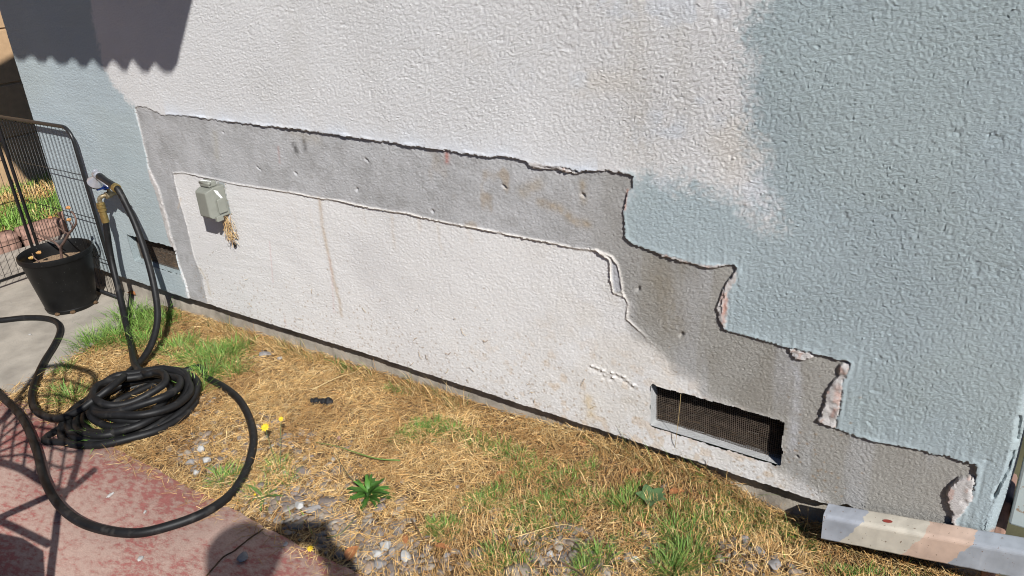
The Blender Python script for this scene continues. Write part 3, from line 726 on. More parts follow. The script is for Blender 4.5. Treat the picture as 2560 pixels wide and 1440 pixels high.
def pick(pal, n):
    pal = np.array(pal)*(np.array([1.04, 1.0, .92]) if pal[0][0] > .5 else 1.0); c = pal[rng.integers(0, len(pal), n)]; return c*rng.uniform(.75, 1.2, (n, 1))
STRAW = [(.60,.385,.16),(.66,.45,.21),(.52,.31,.12),(.74,.56,.30),(.42,.235,.09),(.62,.43,.21)]
GREEN = [(.12,.24,.035),(.16,.30,.05),(.10,.20,.035),(.21,.34,.07),(.25,.32,.09)]

# green tufts: (px, py, radius m, blades, length m)
GR = [(330,800,.08,170,.13),(400,815,.08,170,.13),(300,850,.09,200,.13),(360,860,.07,150,.11),(245,865,.09,150,.12),(430,800,.05,70,.10),(450,875,.09,210,.08),(500,900,.09,240,.09),(545,905,.09,260,.085),(585,880,.07,170,.09),(580,935,.05,100,.08),(520,950,.03,60,.12),(490,985,.03,50,.11),(165,935,.025,40,.10),(180,1000,.04,90,.11),(150,985,.03,40,.08),(262,1105,.035,45,.10),(300,1095,.03,40,.09),(555,1205,.03,60,.08),(585,1195,.02,30,.07),(690,1170,.03,50,.06),(720,1200,.03,30,.06),(850,905,.04,60,.07),(880,925,.035,50,.06),(815,880,.02,25,.09),(730,880,.02,20,.06),(990,975,.035,60,.06),(1010,985,.02,30,.06),
 (1050,1080,.06,150,.065),(1090,1075,.05,130,.06),(1130,1085,.05,120,.06),(1010,1095,.05,60,.05),(1195,1110,.06,110,.055),(1250,1130,.06,110,.055),(1290,1150,.06,110,.055),(1340,1180,.08,190,.05),(1290,1200,.06,110,.05),(1400,1210,.08,190,.05),(1200,1265,.05,140,.06),(1240,1240,.04,100,.06),(1120,1330,.05,130,.06),(1090,1320,.03,60,.06),(1300,1290,.07,160,.05),(1360,1270,.08,220,.05),(1430,1260,.06,150,.05),(1330,1340,.06,110,.055),(1410,1310,.06,130,.05),(1470,1180,.05,90,.05),(1240,1400,.05,120,.07),(1290,1420,.05,90,.06),
 (1570,1270,.045,170,.08),(1590,1235,.03,90,.07),(1500,1250,.05,100,.05),(1690,1340,.05,150,.08),(1720,1400,.07,220,.09),(1680,1430,.06,180,.09),(1760,1310,.07,170,.06),(1700,1280,.06,130,.055),(1830,1260,.08,200,.055),(1880,1290,.06,150,.06),(1780,1220,.06,120,.055),(1940,1270,.06,130,.06),(1990,1300,.05,90,.06),(1470,1390,.03,60,.07),(1500,1405,.035,80,.08),(1460,1430,.03,60,.07),(1600,1310,.05,90,.05),(1640,1210,.04,60,.05),(2010,1330,.05,90,.07),(2190,1430,.07,150,.05),(2290,1445,.07,150,.05),(2100,1420,.05,80,.05),(1830,1330,.06,100,.05),(640,1230,.04,40,.05),(1560,1360,.04,60,.05)]
gb, gl, gcen = [], [], []
for px, py, r, n, L in GR:
    n = int(n*(1.9 if px < 900 else 2.0))
    c = gpt(px, py); p = c[:2]+rng.normal(0, r*(.55 if px < 900 else .42), (n, 2)); gb.append(p); gl.append(L*(1 if px < 900 else .78)*rng.uniform(.45, 1.15, n)); gcen += [c[:2]]*n
gb = np.vstack(gb); gl = np.concatenate(gl); gcen = np.array(gcen)
extra = 1100                                         # thin scatter of green through the right half of the bed
ex = np.stack([rng.uniform(-1.9, .15, extra), rng.uniform(1.10, 1.93, extra)], 1)
dens = fbm(ex[:, 0]*4, ex[:, 1]*4, 3, 90); kx = dens+.10*sstep(-1.6, -.6, ex[:, 0]) > .56; ex = ex[kx]
gb = np.vstack([gb, ex]); gl = np.concatenate([gl, rng.uniform(.015, .045, len(ex))]); gcen = np.vstack([gcen, ex+rng.normal(0, .02, ex.shape)])
ok = gb[:, 1] < 1.945; gb, gl, gcen = gb[ok], gl[ok], gcen[ok]
n = len(gb); out = gb-gcen; az = np.arctan2(out[:, 1], out[:, 0])+rng.normal(0, .7, n)
near_wall = sstep(1.80, 1.93, gb[:, 1]); az = np.where((np.sin(az) > 0) & (rng.random(n) < near_wall), -az, az)
base = np.column_stack([gb, bed_z(gb[:, 0], gb[:, 1])-.004])
blades('green_grass', base, az, gl, rng.uniform(.55, 1.45, n), rng.uniform(.0016, .0033, n), pick(GREEN, n)*(1-np.array([.08,.12,.15])*sstep(-1.9, -1.5, gb[:, 0])[:, None]), M['grass'], bend=rng.uniform(.1, .5, n), daz=rng.normal(0, .12, n))

# straw: dry mown grass lying over the bed
ns = 165000
sx = rng.uniform(-3.62, .9, ns); sy = rng.uniform(1.04, 1.985, ns)
g3 = lambda px, py, r: np.exp(-(((sx-gpt(px, py)[0])/r)**2+((sy-gpt(px, py)[1])/(r*.8))**2))
bare = np.zeros(ns)
for px, py, r, k in [(480,1120,.10,.8),(560,1170,.12,.75),(700,1260,.14,.72),(780,1290,.14,.8),(860,1330,.14,.85),(940,1390,.15,.9),(820,1180,.15,.6),(700,1120,.15,.55),(620,1060,.13,.5),(1050,1420,.14,.75),(1380,1410,.14,.8),(1420,1380,.1,.7),(1500,1420,.08,.6),(1850,1400,.13,.6),(1640,1370,.08,.5),(500,1010,.1,.5),(880,1250,.1,.5),(650,890,.07,.4),(1950,1420,.1,.6)]:
    bare = np.maximum(bare, k*g3(px, py, r))
lo_ = .25*sstep(.56, .7, fbm(sx*5, sy*5, 3, 91))
edge_thin = .5*sstep(1.12, 1.05, sy)
kp = rng.random(ns) > np.clip(bare*.86+lo_+edge_thin, 0, .93)
xe_ = -3.50-.26*sstep(1.1, 1.95, sy)-.05*rng.random(ns)
kp &= sx > xe_
sx, sy = sx[kp], sy[kp]; n = len(sx)
stz = bed_z(sx, sy)+rng.random(n)**1.5*.02*(.3+fbm(sx*6, sy*6, 2, 92))
flow = 6.28*fbm(sx*2.5, sy*2.5, 2, 93)*1.4
az = flow+rng.normal(0, 1.0, n)+np.where(rng.random(n) < .5, math.pi, 0)
L = rng.gamma(3.0, .011, n)+.010
lean = rng.normal(.03, .16, n)
# upright stubble on the right half
stub = rng.random(n) < .58*sstep(-1.7, -1.1, sx)*np.where(fbm(sx*5, sy*5, 2, 94) > .42, 1, .3)
lean = np.where(stub, rng.uniform(.5, 1.3, n), lean); L = np.where(stub, rng.uniform(.012, .046, n), L)
wl_ = sstep(1.86, 1.95, sy); az = np.where((np.sin(az) > 0) & (rng.random(n) < wl_*1.2), -az, az)
blades('dry_straw', np.column_stack([sx, sy, stz]), az, L, lean, rng.uniform(.0010, .0023, n), pick(STRAW, n)*rng.uniform(.75, 1.2, (n, 1))*(np.array([.82,.77,.74])+np.array([.26,.31,.34])*sstep(.3, .6, fbm(sx*6, sy*6, 3, 97))[:, None])*np.where(rng.random((n, 1)) < .06, 1.35, 1), M['straw'], bend=rng.normal(.05, .14, n), daz=rng.normal(0, .22, n))
# wisps that reach up against the footing and stray stems over path and slab
nw = 3200
wx_ = rng.uniform(-3.6, .0, nw); wy_ = rng.uniform(1.88, 1.945, nw); dn = fbm(wx_*7, wx_*0, 3, 95) > .5
wx_, wy_ = wx_[dn], wy_[dn]; n = len(wx_)
az = np.where(rng.random(n) < .5, 0, math.pi)+rng.normal(0, .6, n); az = np.where(np.sin(az) > .2, -az, az)
blades('footing_straw', np.column_stack([wx_, wy_, bed_z(wx_, wy_)]), az, rng.uniform(.03, .12, n), rng.uniform(.75, 1.5, n), rng.uniform(.0014, .0028, n), pick(STRAW+[(.25,.2,.09),(.14,.2,.05)], n), M['straw'], bend=rng.uniform(0, .5, n), daz=rng.normal(0, .2, n))
nl = 260
lx = rng.uniform(-3.6, -1.2, nl); ly = RED_Y-np.abs(rng.normal(0, .04, nl)); n = nl
blades('stray_straw', np.column_stack([lx, ly, gz(lx)+.0135+rng.random(n)*.004]), rng.uniform(0, 6.28, n), rng.uniform(.02, .09, n), rng.normal(.01, .03, n), rng.uniform(.001, .002, n), pick(STRAW, n), M['straw'], daz=rng.normal(0, .2, n))
# lawn behind the fence
nlw = 20000
ax_ = rng.uniform(-7.03, -5.62, nlw); ay_ = rng.uniform(1.2, 4.6, nlw); n = nlw
grn = fbm(ax_*3.2, ay_*3.2, 3, 96) > .47
cl = np.where(grn[:, None], pick(GREEN, n)*1.25, pick(STRAW, n))
blades('lawn_grass', np.column_stack([ax_, ay_, np.full(n, -.05)]), rng.uniform(0, 6.28, n), rng.uniform(.05, .15, n), rng.uniform(.4, 1.45, n), rng.uniform(.004, .008, n), cl, M['grass'], bend=rng.uniform(.05, .4, n))
sheet('lawn_soil', -7.05, -5.6, .9, 6, -.012, 30, 60, M['soil'], .01, 8)

# ------------------------------------------------------------------ gravel (uncountable) and single stones
def ico(sub_=1):
    bm = bmesh.new(); bmesh.ops.create_icosphere(bm, subdivisions=sub_, radius=1)
    v = np.array([p.co[:] for p in bm.verts]); f = np.array([[q_.index for q_ in f_.verts] for f_ in bm.faces]); bm.free(); return v, f
IV, IF = ico(2)
def gravel():
    P = []
    spots = [(480,1120,.10,110),(560,1170,.12,170),(690,1250,.14,240),(770,1290,.13,260),(850,1320,.13,300),(930,1390,.13,300),(1000,1420,.10,160),(820,1180,.16,150),(700,1110,.15,130),(620,1060,.13,90),(1380,1410,.12,240),(1430,1380,.1,160),(1500,1430,.09,110),(1880,1420,.12,120),(1650,1370,.08,60),(500,1010,.1,60),(1100,1430,.09,90),(980,1340,.12,120),(650,890,.06,30),(1250,1310,.2,90),(1700,1390,.2,80)]
    for px, py, r, n in spots:
        c = gpt(px, py)
        for k in range(int(n*.62)): P.append((c[0]+rng.normal(0, r*.62), c[1]+rng.normal(0, r*.5)))
    P = np.array(P); P = P[(P[:, 1] > RED_Y+.012) & (P[:, 1] < 1.9)]
    n = len(P); VV = []; CC = []
    pal = np.array([(.27,.235,.20),(.22,.20,.19),(.31,.275,.235),(.24,.21,.20),(.33,.31,.28),(.19,.165,.155),(.29,.24,.20)])
    for k in range(n):
        s = rng.gamma(5, .0017)*np.array([1.3, .85, .42])*rng.uniform(.8, 1.2, 3)
        u_ = IV*(1+.2*(rng.random((len(IV), 1))-.5))
        for _ in range(4):
            nn = rng.normal(0, 1, 3); nn /= np.linalg.norm(nn); t_ = u_@nn; u_ = u_-np.outer(np.maximum(t_-rng.uniform(.55, .85), 0), nn)
        v = u_*s*1.1
        a = rng.uniform(0, 6.28); R_ = np.array([[math.cos(a), -math.sin(a), 0], [math.sin(a), math.cos(a), 0], [0, 0, 1]])
        v = v@R_.T; t_ = rng.normal(0, .25); v[:, 2] += v[:, 0]*t_
        z = bed_z(P[k, 0], P[k, 1])+s[2]*rng.uniform(-.2, .6)
        VV.append(v+np.array([P[k, 0], P[k, 1], z])); CC.append(np.tile(pal[rng.integers(0, 7)]*np.array([.95,.9,.84])*rng.uniform(.75, 1.15), (len(IV), 1)))
    T = (np.arange(n)*len(IV))[:, None, None]+IF[None]
    o = big_mesh('gravel', np.vstack(VV), None, M['pebble'], tris=T.reshape(-1, 3), col=np.vstack(CC)); o['kind'] = 'stuff'
gravel()
IV3, IF3 = ico(3)
def stone(px, py, size, mat, label, flat=.55, lift=.004, on_path=False, rot=None):
    c = gpt(px, py); sd = rng.integers(0, 99)
    v = IV3*np.array(size)
    k = 1+.55*(fbm(IV3[:, 0]*1.6+IV3[:, 2], IV3[:, 1]*1.6-IV3[:, 2], 3, sd)-.5)
    u = IV3*k[:, None]
    for _ in range(13):
        nn = rng.normal(0, 1, 3); nn /= np.linalg.norm(nn); d_ = rng.uniform(.55, .85); t_ = u@nn; u = u-np.outer(np.maximum(t_-d_, 0), nn)
    v = u*np.array(size)*(1.15 if on_path else .92)
    a = rng.uniform(0, 6.28) if rot is None else rot
    v = v@np.array([[math.cos(a), -math.sin(a), 0], [math.sin(a), math.cos(a), 0], [0, 0, 1]]).T
    zb_ = (gz(c[0])+.012) if on_path else float(bed_z(c[0], c[1]))
    v[:, 2] -= v[:, 2].min()+(.0 if on_path else size[2]*.35)
    mb = MB(); mb.add(v+np.array([c[0], c[1], zb_+lift*(not on_path)]), IF3)
    return tag(mb.build('stone', mat, smooth=True, auto=28, loc=(c[0], c[1], zb_)), label, 'stone', 'loose stones on the bed')
W_, G_ = M['stone_w'], M['stone_g']
stone(662,893,(.042,.017,.012),G_,'long pale grey stone in the straw right of the green grass by the coil', rot=.5)
stone(700,902,(.014,.012,.009),W_,'small white stone chip just right of the long pale grey stone')
stone(517,1158,(.022,.02,.015),W_,'broken white stone below the hose coil, lower of the pair by the path edge')
stone(505,1133,(.018,.016,.012),W_,'broken white stone below the hose coil, upper of the pair by the path edge')
stone(477,1163,(.019,.015,.012),M['stone_g'],'pale grey stone touching the red path edge below the coil')
stone(490,1185,(.016,.012,.010),W_,'small white stone between path edge and big hose loop')
stone(752,1270,(.016,.02,.014),W_,'white stone left of the dark leafy rosette weed, near the path')
stone(782,1280,(.030,.013,.010),G_,'long flat grey stone left of the rosette weed above the shadow', rot=.9)
stone(965,1368,(.022,.02,.016),W_,'upper one of the two rough whitish stones near the big orange leaf')
stone(945,1388,(.022,.018,.015),W_,'lower one of the two rough whitish stones near the big orange leaf')
stone(1014,1396,(.021,.025,.018),W_,'cracked bright white stone at the bottom, right of the orange leaf')
stone(980,1385,(.020,.018,.012),G_,'rounded grey stone wedged between the whitish stones')
stone(948,1418,(.024,.017,.012),M['stone_g'],'purplish smooth stone at the bottom beside the red path')
stone(1118,1395,(.012,.009,.008),G_,'small blue-grey stone below the lone orange leaf', )
stone(1586,1402,(.016,.013,.010),W_,'pale stone at the bottom between two green tufts')
stone(1862,1350,(.018,.016,.012),G_,'pale grey angular stone in the grass left of the spout shadow')
stone(1897,1385,(.022,.014,.010),G_,'flat grey stone at the bottom right of the bed')
stone(1930,1420,(.026,.020,.012),G_,'large flat grey slab of stone at the bottom edge, left of the spout')
stone(1378,1390,(.013,.011,.010),W_,'rough white stone among gravel at the bottom middle')
stone(1270,1352,(.014,.011,.010),G_,'dark grey upright stone beside a green tuft at the bottom')
stone(1143,1220,(.013,.010,.008),G_,'small grey stone alone in the straw right of the rosette weed')
stone(848,1101,(.012,.011,.009),M['edging'],'small dark purplish stone in the straw above the long fallen blade')
stone(610,1405,(.021,.014,.007),G_,'grey crusty fragment lying on the red path', on_path=True)
stone(716,1370,(.010,.007,.003),W_,'thin pale chip on the shaded red path', on_path=True)
stone(355,1405,(.012,.009,.003),W_,'white chip on the sunlit red path at the bottom', on_path=True)
stone(278,1246,(.014,.007,.003),W_,'white flake on the red path inside the big hose loop', on_path=True)
stone(365,1289,(.008,.004,.003),W_,'tiny white flake on the red path above the hose loop', on_path=True)
stone(78,843,(.008,.005,.003),W_,'tiny white flake on the grey concrete left of the hose', on_path=True)

# crack line with soil and moss across the red path (a real groove filler)
P = [gpt(x, y) for x, y in [(672,1316),(655,1335),(630,1352),(605,1372),(585,1388),(560,1402),(535,1430),(500,1470)]]
pp = catmull(np.array(P), 8); pp[:, 2] = gz(pp[:, 0])+.0125; wd = .0028*(.3+fbm(pp[:, 0]*60, pp[:, 1]*60, 2, 99))
dirn = np.gradient(pp, axis=0); sd_ = np.stack([-dirn[:, 1], dirn[:, 0], 0*dirn[:, 0]], 1); sd_ /= np.linalg.norm(sd_, axis=1)[:, None]
mb = MB(); n = len(pp)
mb.add(np.vstack([pp-sd_*wd[:, None], pp+np.array([0, 0, .004]), pp+sd_*wd[:, None]]), [(i, i+1, n+i+1, n+i) for i in range(n-1)]+[(n+i, n+i+1, 2*n+i+1, 2*n+i) for i in range(n-1)])
o = mb.build('path_crack', M['soil']); o['kind'] = 'structure'

# straw bits stuck to the lower wall
mb = MB()
for k in range(26):
    x = rng.uniform(-3.2, -.95); z = .115+abs(rng.normal(0, .16)); ci = int(np.clip(np.searchsorted(xs, x), 0, nx-1)); ri = int(np.clip((z-.1)/.0031, 0, 480))
    y = YY[ri, ci]-.003; a = rng.uniform(0, 3.14); L_ = rng.uniform(.01, .035); d = np.array([math.cos(a), 0, math.sin(a)])*L_; m1 = np.array([x, y-.002, z])
    mb.tube([m1, m1+d*.5+np.array([0, -.003, rng.normal(0, .004)]), m1+d], .0008, 3, False, col=np.array(STRAW[k % 6])*rng.uniform(.6, 1.0))
o = mb.build('wall_straw', M['straw']); o['kind'] = 'stuff'

# ================================================================== OUTLET BOX on the wall
ob = thing('outlet_box', (-2.945, 1.935, .60), 'grey-green covered outdoor outlet box on the white wall', 'outlet')
mb = MB(); mb.box((-3.0, 1.925, .598), (-2.898, 1.946, .742)); mb.build('back_plate', M['outlet_light'], ob, bevel=.003)
mb = MB(); mb.box((-2.99, 1.868, .600), (-2.907, 1.926, .732)); mb.build('base_box', M['outlet'], ob, bevel=.004)
mb = MB()   # tapered bubble cover
f0 = [(-2.996,1.870,.598),(-2.905,1.870,.596),(-2.905,1.870,.730),(-2.996,1.870,.730)]
f1 = [(-2.988,1.842,.605),(-2.910,1.842,.604),(-2.910,1.842,.722),(-2.988,1.842,.722)]
f2 = [(-2.983,1.834,.612),(-2.917,1.834,.612),(-2.917,1.834,.716),(-2.983,1.834,.716)]
mb.add(f0+f1+f2, [(0,4,5,1)[::-1],(1,5,6,2)[::-1],(2,6,7,3)[::-1],(3,7,4,0)[::-1],(4,8,9,5)[::-1],(5,9,10,6)[::-1],(6,10,11,7)[::-1],(7,11,8,4)[::-1],(8,11,10,9)[::-1],(0,1,2,3)[::-1]])
mb.build('cover', M['outlet'], ob, bevel=.003)
mb = MB(); mb.box((-2.985, 1.862, .7325), (-2.918, 1.9, .757)); hg = mb.build('hinge', M['outlet'], ob, bevel=.005)
mb = MB(); mb.tube([(-2.985, 1.868, .749), (-2.917, 1.868, .749)], .007, 10); mb.build('hinge_pin', M['outlet'], hg, smooth=True)
mb = MB(); mb.box((-2.906, 1.872, .618), (-2.8985, 1.912, .68)); mb.build('latch', M['outlet'], ob, bevel=.003)
mb = MB(); mb.box((-2.912, 1.852, .588), (-2.896, 1.885, .612)); mb.build('hasp', M['outlet'], ob, bevel=.003)
for (y, z, s) in ((1.884, .712, .012), (1.894, .694, .010), (1.889, .703, .008), (1.900, .683, .009), (1.886, .700, .006)):
    mb = MB(); mb.add([(-2.9066, y-s, z+s*.9), (-2.9066, y+s*.5, z+s*.2), (-2.9066, y+s, z-s), (-2.9066, y-s*.3, z-s*.6), (-2.9046, y, z)], [(0,1,4),(1,2,4),(2,3,4),(3,0,4)][::1]); mb.build('paint_chip', M['chip'], ob)
for k in range(5):
    x = -2.98+.013*k; mb = MB(); mb.box((x, 1.866+.002*k, .757), (x+.009, 1.878, .7585)); mb.build('paint_chip', M['chip'], ob)
rim = catmull(np.array([(-2.902,1.93,.60),(-2.893,1.93,.61),(-2.892,1.93,.67),(-2.893,1.93,.735),(-2.90,1.93,.747),(-2.95,1.93,.748),(-3.0,1.93,.745)]), 6)
mb = MB(); mb.tube(rim, .0045*(.6+.8*rng.random(len(rim))), 6); mb.build('caulk_bead', M['caulk'], ob, smooth=True)
# nest of dry stems hanging under it
tf = thing('straw_nest', (-2.90, 1.915, .52), 'clump of dry straw hanging under the grey outlet box', 'straw clump')
mb = MB()
for k in range(110):
    t = rng.random(); P0 = np.array([-2.905+rng.normal(0, .010), 1.905+rng.normal(0, .008), .60-.11*t+rng.normal(0, .008)])
    d = np.array([rng.normal(0, .012), rng.normal(0, .008), -rng.uniform(.015, .05)])
    if t > .75: d[2] *= .4
    mb.tube([P0, P0+d*.5+rng.normal(0, .003, 3), P0+d], .0009, 3, False, col=pick(STRAW, 1)[0]*np.array([.8,.85,1.0]))
mb.build('stems', M['straw'], tf)
mb = MB(); v = IV*np.array([.008, .006, .012])*(1+.4*(rng.random((len(IV), 1))-.5)); mb.add(v+np.array([-2.902, 1.912, .468]), IF); mb.build('web_lump', M['poop'], tf, smooth=True)

# ================================================================== HOSE TAP, NOZZLE, HOSE
tp = thing('hose_tap', (-3.765, 1.93, .56), 'old brass hose tap with a blue lever sticking out of the stucco wall', 'tap')
mb = MB(); mb.lathe([(0,-.002),(.03,-.002),(.03,.004),(.014,.008),(.011,.02),(.011,.055),(.017,.06),(.017,.085),(0,.088)], (-3.745,1.925,.60), 16, axis=(0,-1,0)); mb.build('valve_body', M['old_brass'], tp, smooth=True, auto=40)
mb = MB(); mb.tube(catmull(np.array([(-3.745,1.855,.60),(-3.755,1.832,.600),(-3.765,1.818,.590),(-3.767,1.815,.57)]), 6), .0105, 12); mb.build('spout', M['old_brass'], tp, smooth=True)
mb = MB(); mb.lathe([(0,0),(.008,0),(.008,.028),(.013,.028),(.013,.034),(0,.036)], (-3.745,1.86,.61), 12); mb.build('stem', M['old_brass'], tp, smooth=True, auto=40)
mb = MB(); mb.box((-3.768,1.842,.634),(-3.722,1.876,.648)); mb.box((-3.752,1.805,.634),(-3.738,1.845,.646)); mb.box((-3.768,1.846,.622),(-3.750,1.87,.6345)); mb.build('lever', M['blue'], tp, bevel=.004)
mb = MB(); mb.lathe([(0,.002),(.017,.002),(.019,0),(.019,-.008),(.016,-.009),(.020,-.011),(.020,-.024),(.0165,-.026),(.0165,-.030),(.020,-.032),(.020,-.040),(.0165,-.043),(.0165,-.064),(0,-.064)], (-3.767,1.815,.568), 20); mb.build('coupling', M['brass'], tp, smooth=True, auto=35)
nz_ = thing('spray_nozzle', (-3.69, 1.80, .66), 'silver spray nozzle with black grip hooked over the tap', 'nozzle')
A_ = wpt(247, 440, 1.80); B_ = wpt(289, 469, 1.79); ax = B_-A_; ax /= np.linalg.norm(ax)
mb = MB(); Lg = np.linalg.norm(B_-A_)
mb.lathe([(0,-.002),(.016,-.002),(.0175,.01),(.0175,.03),(.0155,.05),(.018,Lg-.02),(.018,Lg-.004),(0,Lg-.004)], A_, 18, axis=ax); mb.build('grip', M['black_metal'], nz_, smooth=True, auto=40)
mb = MB(); mb.lathe([(0,Lg-.006),(.0205,Lg-.006),(.0205,Lg+.012),(.017,Lg+.014),(0,Lg+.014)], A_, 18, axis=ax); mb.build('collar', M['brass'], nz_, smooth=True, auto=40)
mb = MB(); mb.lathe([(0,-.034),(.017,-.034),(.019,-.03),(.019,-.002),(.015,.004),(0,.004)], A_, 16, axis=ax); mb.build('head', M['silver'], nz_, smooth=True, auto=40)
mb = MB(); c0 = A_-ax*.0345; mb.lathe([(0,-.001),(.011,-.001),(.011,.001),(0,.001)], c0, 16, axis=ax); mb.build('head_plug', M['black_metal'], nz_)
mb = MB(); c0 = A_-ax*.016; mb.lathe([(0,.0),(.014,.0),(.014,.022),(.011,.022),(.011,.019),(0,.019)], c0, 14, axis=(.1,-.3,1)); mb.build('cap', M['silver'], nz_, smooth=True, auto=40)
dn_ = wpt(240, 476, 1.80)-wpt(249, 447, 1.80); c0 = A_-ax*.012
mb = MB(); mb.lathe([(.012,.008),(.016,.02),(.024,.036),(.034,.050),(.036,.056),(.034,.058),(0,.055)], c0, 24, axis=dn_); mb.build('bell', M['silver'], nz_, smooth=True, auto=40)
mb = MB(); mb.lathe([(.031,.056),(.034,.062),(.031,.07),(.024,.075),(0,.074)], c0, 24, axis=dn_); mb.build('spray_face', M['black_metal'], nz_, smooth=True)
mb = MB(); s0 = A_+ax*.02+np.array([.0,-.0175,-.004]); mb.tube([s0, s0+ax*(Lg-.055)], .003, 6); mb.build('grip_stripe', M['silver'], nz_, smooth=True)

HR = .0148
def cat_(L): return np.array(L)
hs = thing('garden_hose', (-2.87, 1.27, -.015), 'heavy black rubber garden hose coiled on the ground and looping over the red path', 'hose')
pts = [(-3.767,1.815,.512),(-3.767,1.814,.47)]
for px, py, y in [(277,640,1.80),(295,720,1.76),(313,800,1.69),(327,860,1.60)]: pts.append(wpt(px, py, y))
P0 = gpt(338, 912, .075); pts.append(P0)
# coil, clockwise from above going down the stack, then out into the big loop
cx, cy = -2.86, 1.285
loops = [(.115,-.02,.02,.105),(.15,.01,.02,.095),(.18,.03,.03,.085),(.205,.035,.03,.07),(.14,-.02,.02,.055),(.225,.025,.01,.055),(.185,.0,-.01,.035),(.24,.02,.0,.035),(.215,.0,-.02,.018),(.245,.01,-.04,.016)]
a0 = math.atan2(P0[1]-cy, P0[0]-cx)
ang = a0-.5; total = 0
for k, (r, ox, oy, hz_) in enumerate(loops):
    for j in range(12):
        a = a0-.45-(k+j/12)*2*math.pi
        nx_k = loops[min(k+1, len(loops)-1)]; t = j/12
        rr = r*(1-t)+nx_k[0]*t; ex_ = ox*(1-t)+nx_k[1]*t; ey_ = oy*(1-t)+nx_k[2]*t; hh = hz_*(1-t)+nx_k[3]*t
        ecc = 1.0+.09*math.cos(2*(a-.9)+k*.7)
        x = cx+ex_+rr*ecc*math.cos(a)+.008*math.sin(3*a+k); y = cy+ey_+rr*ecc*.97*math.sin(a)
        x += rng.normal(0, .0035); y += rng.normal(0, .0035)
        pts.append(np.array([x, y, gz(x)+max(hh+.012*math.sin(2*a+1.7*k), HR+.002)]))
        if k == len(loops)-1 and j >= 8: break
k_end = len(pts)
for px, py, h_ in [(470,925,.02),(515,945,.018),(560,968,.016),(598,1000,.016),(623,1045,.016),(634,1100,.016),(619,1168,.016),(582,1230,.016),(520,1277,.028),(430,1313,.028),(330,1333,.028),(222,1314,.028),(152,1268,.028),(112,1200,.028),(90,1122,.028),(55,1045,.028),(0,988,.028),(-80,925,.028),(-190,880,.026),(-260,845,.026),(-200,818,.026),(-90,806,.026),(0,801,.026),(60,795,.026),(112,796,.026),(142,806,.026),(150,828,.026),(136,862,.026),(108,908,.026),(86,960,.03),(80,1002,.03),(96,1032,.035),(140,1046,.05),(190,1030,.075),(240,996,.105),(290,958,.125)]:
    pts.append(gpt(px, py, h_))
for px, py, y in [(330,924,1.42),(362,890,1.52),(384,846,1.60),(394,790,1.67),(386,720,1.725),(366,640,1.76),(338,560,1.785),(306,492,1.79)]: pts.append(wpt(px, py, y))
pts.append(B_+ax*.016); pts.append(B_+ax*.004)
path = catmull(np.array(pts), 9)
mb = MB(); mb.tube(path, HR, 12); mb.build('hose_tube', M['hose'], hs, smooth=True)
mb = MB(); mb.lathe([(0,0),(.0175,0),(.0175,-.035),(0,-.035)], (-3.767,1.815,.506), 16); mb.build('ferrule', M['brass'], hs, smooth=True, auto=40)

# ================================================================== WIRE FENCE
def fence(name, base, pts2, label, rodstep, zt=.9, zbot=-.036, round_end=True):
    t = thing(name, base, label, 'fence', 'black wire fence panels')
    a, b = np.array(pts2[0], float), np.array(pts2[1], float); d = b-a; L = np.linalg.norm(d); d /= L
    def P(s, z): return np.array([a[0]+d[0]*s, a[1]+d[1]*s, z])
    r = .07
    fr = [P(0, zbot), P(0, zt-r)]+[P(r-r*math.cos(q_), zt-r+r*math.sin(q_)) for q_ in np.linspace(.2, 1.57, 6)]
    fr += [P(L-r, zt)]+[P(L-r+r*math.sin(q_), zt-r+r*math.cos(q_)) for q_ in np.linspace(.2, 1.57, 6)]+[P(L, zbot)]
    mb = MB(); mb.tube(np.array(fr), .0095, 10); mb.build('frame', M['black_metal'], t, smooth=True)
    mb = MB(); mb.tube([P(0, zbot+.03), P(L, zbot+.03)], .009, 8); mb.build('bottom_rail', M['black_metal'], t, smooth=True)
    proto = None
    for k, s in enumerate(np.arange(rodstep, L-.01, rodstep)):
        if proto is None:
            mb = MB(); mb.tube([P(s, zbot+.03), P(s, zt-.002)], .0014, 6); proto = mb.build('rod', M['black_metal'], t, smooth=True)
        else: copy_obj(proto, t, loc=(d[0]*(s-rodstep), d[1]*(s-rodstep), 0))
    pw = None
    for z in (.20, .43, .66):
        if pw is None:
            mb = MB(); nv = np.array([-d[1], d[0], 0])*.003; mb.tube([P(0, z)-nv, P(L, z)-nv], .0021, 6); pw = mb.build('cross_wire', M['black_metal'], t, smooth=True); z0 = z
        else: copy_obj(pw, t, loc=(0, 0, z-z0))
    return t
fence('fence_panel', (-4.38, 1.88, -.04), ((-3.985, 1.88), (-4.775, 1.885)), 'black wire fence panel standing along the stucco wall behind the pot', .0375)
fence('fence_panel', (-4.80, 1.5, -.04), ((-4.80, 1.865), (-4.80, 1.08)), 'black wire fence panel running out from the wall, at the left frame edge', .0375, zbot=-.01)

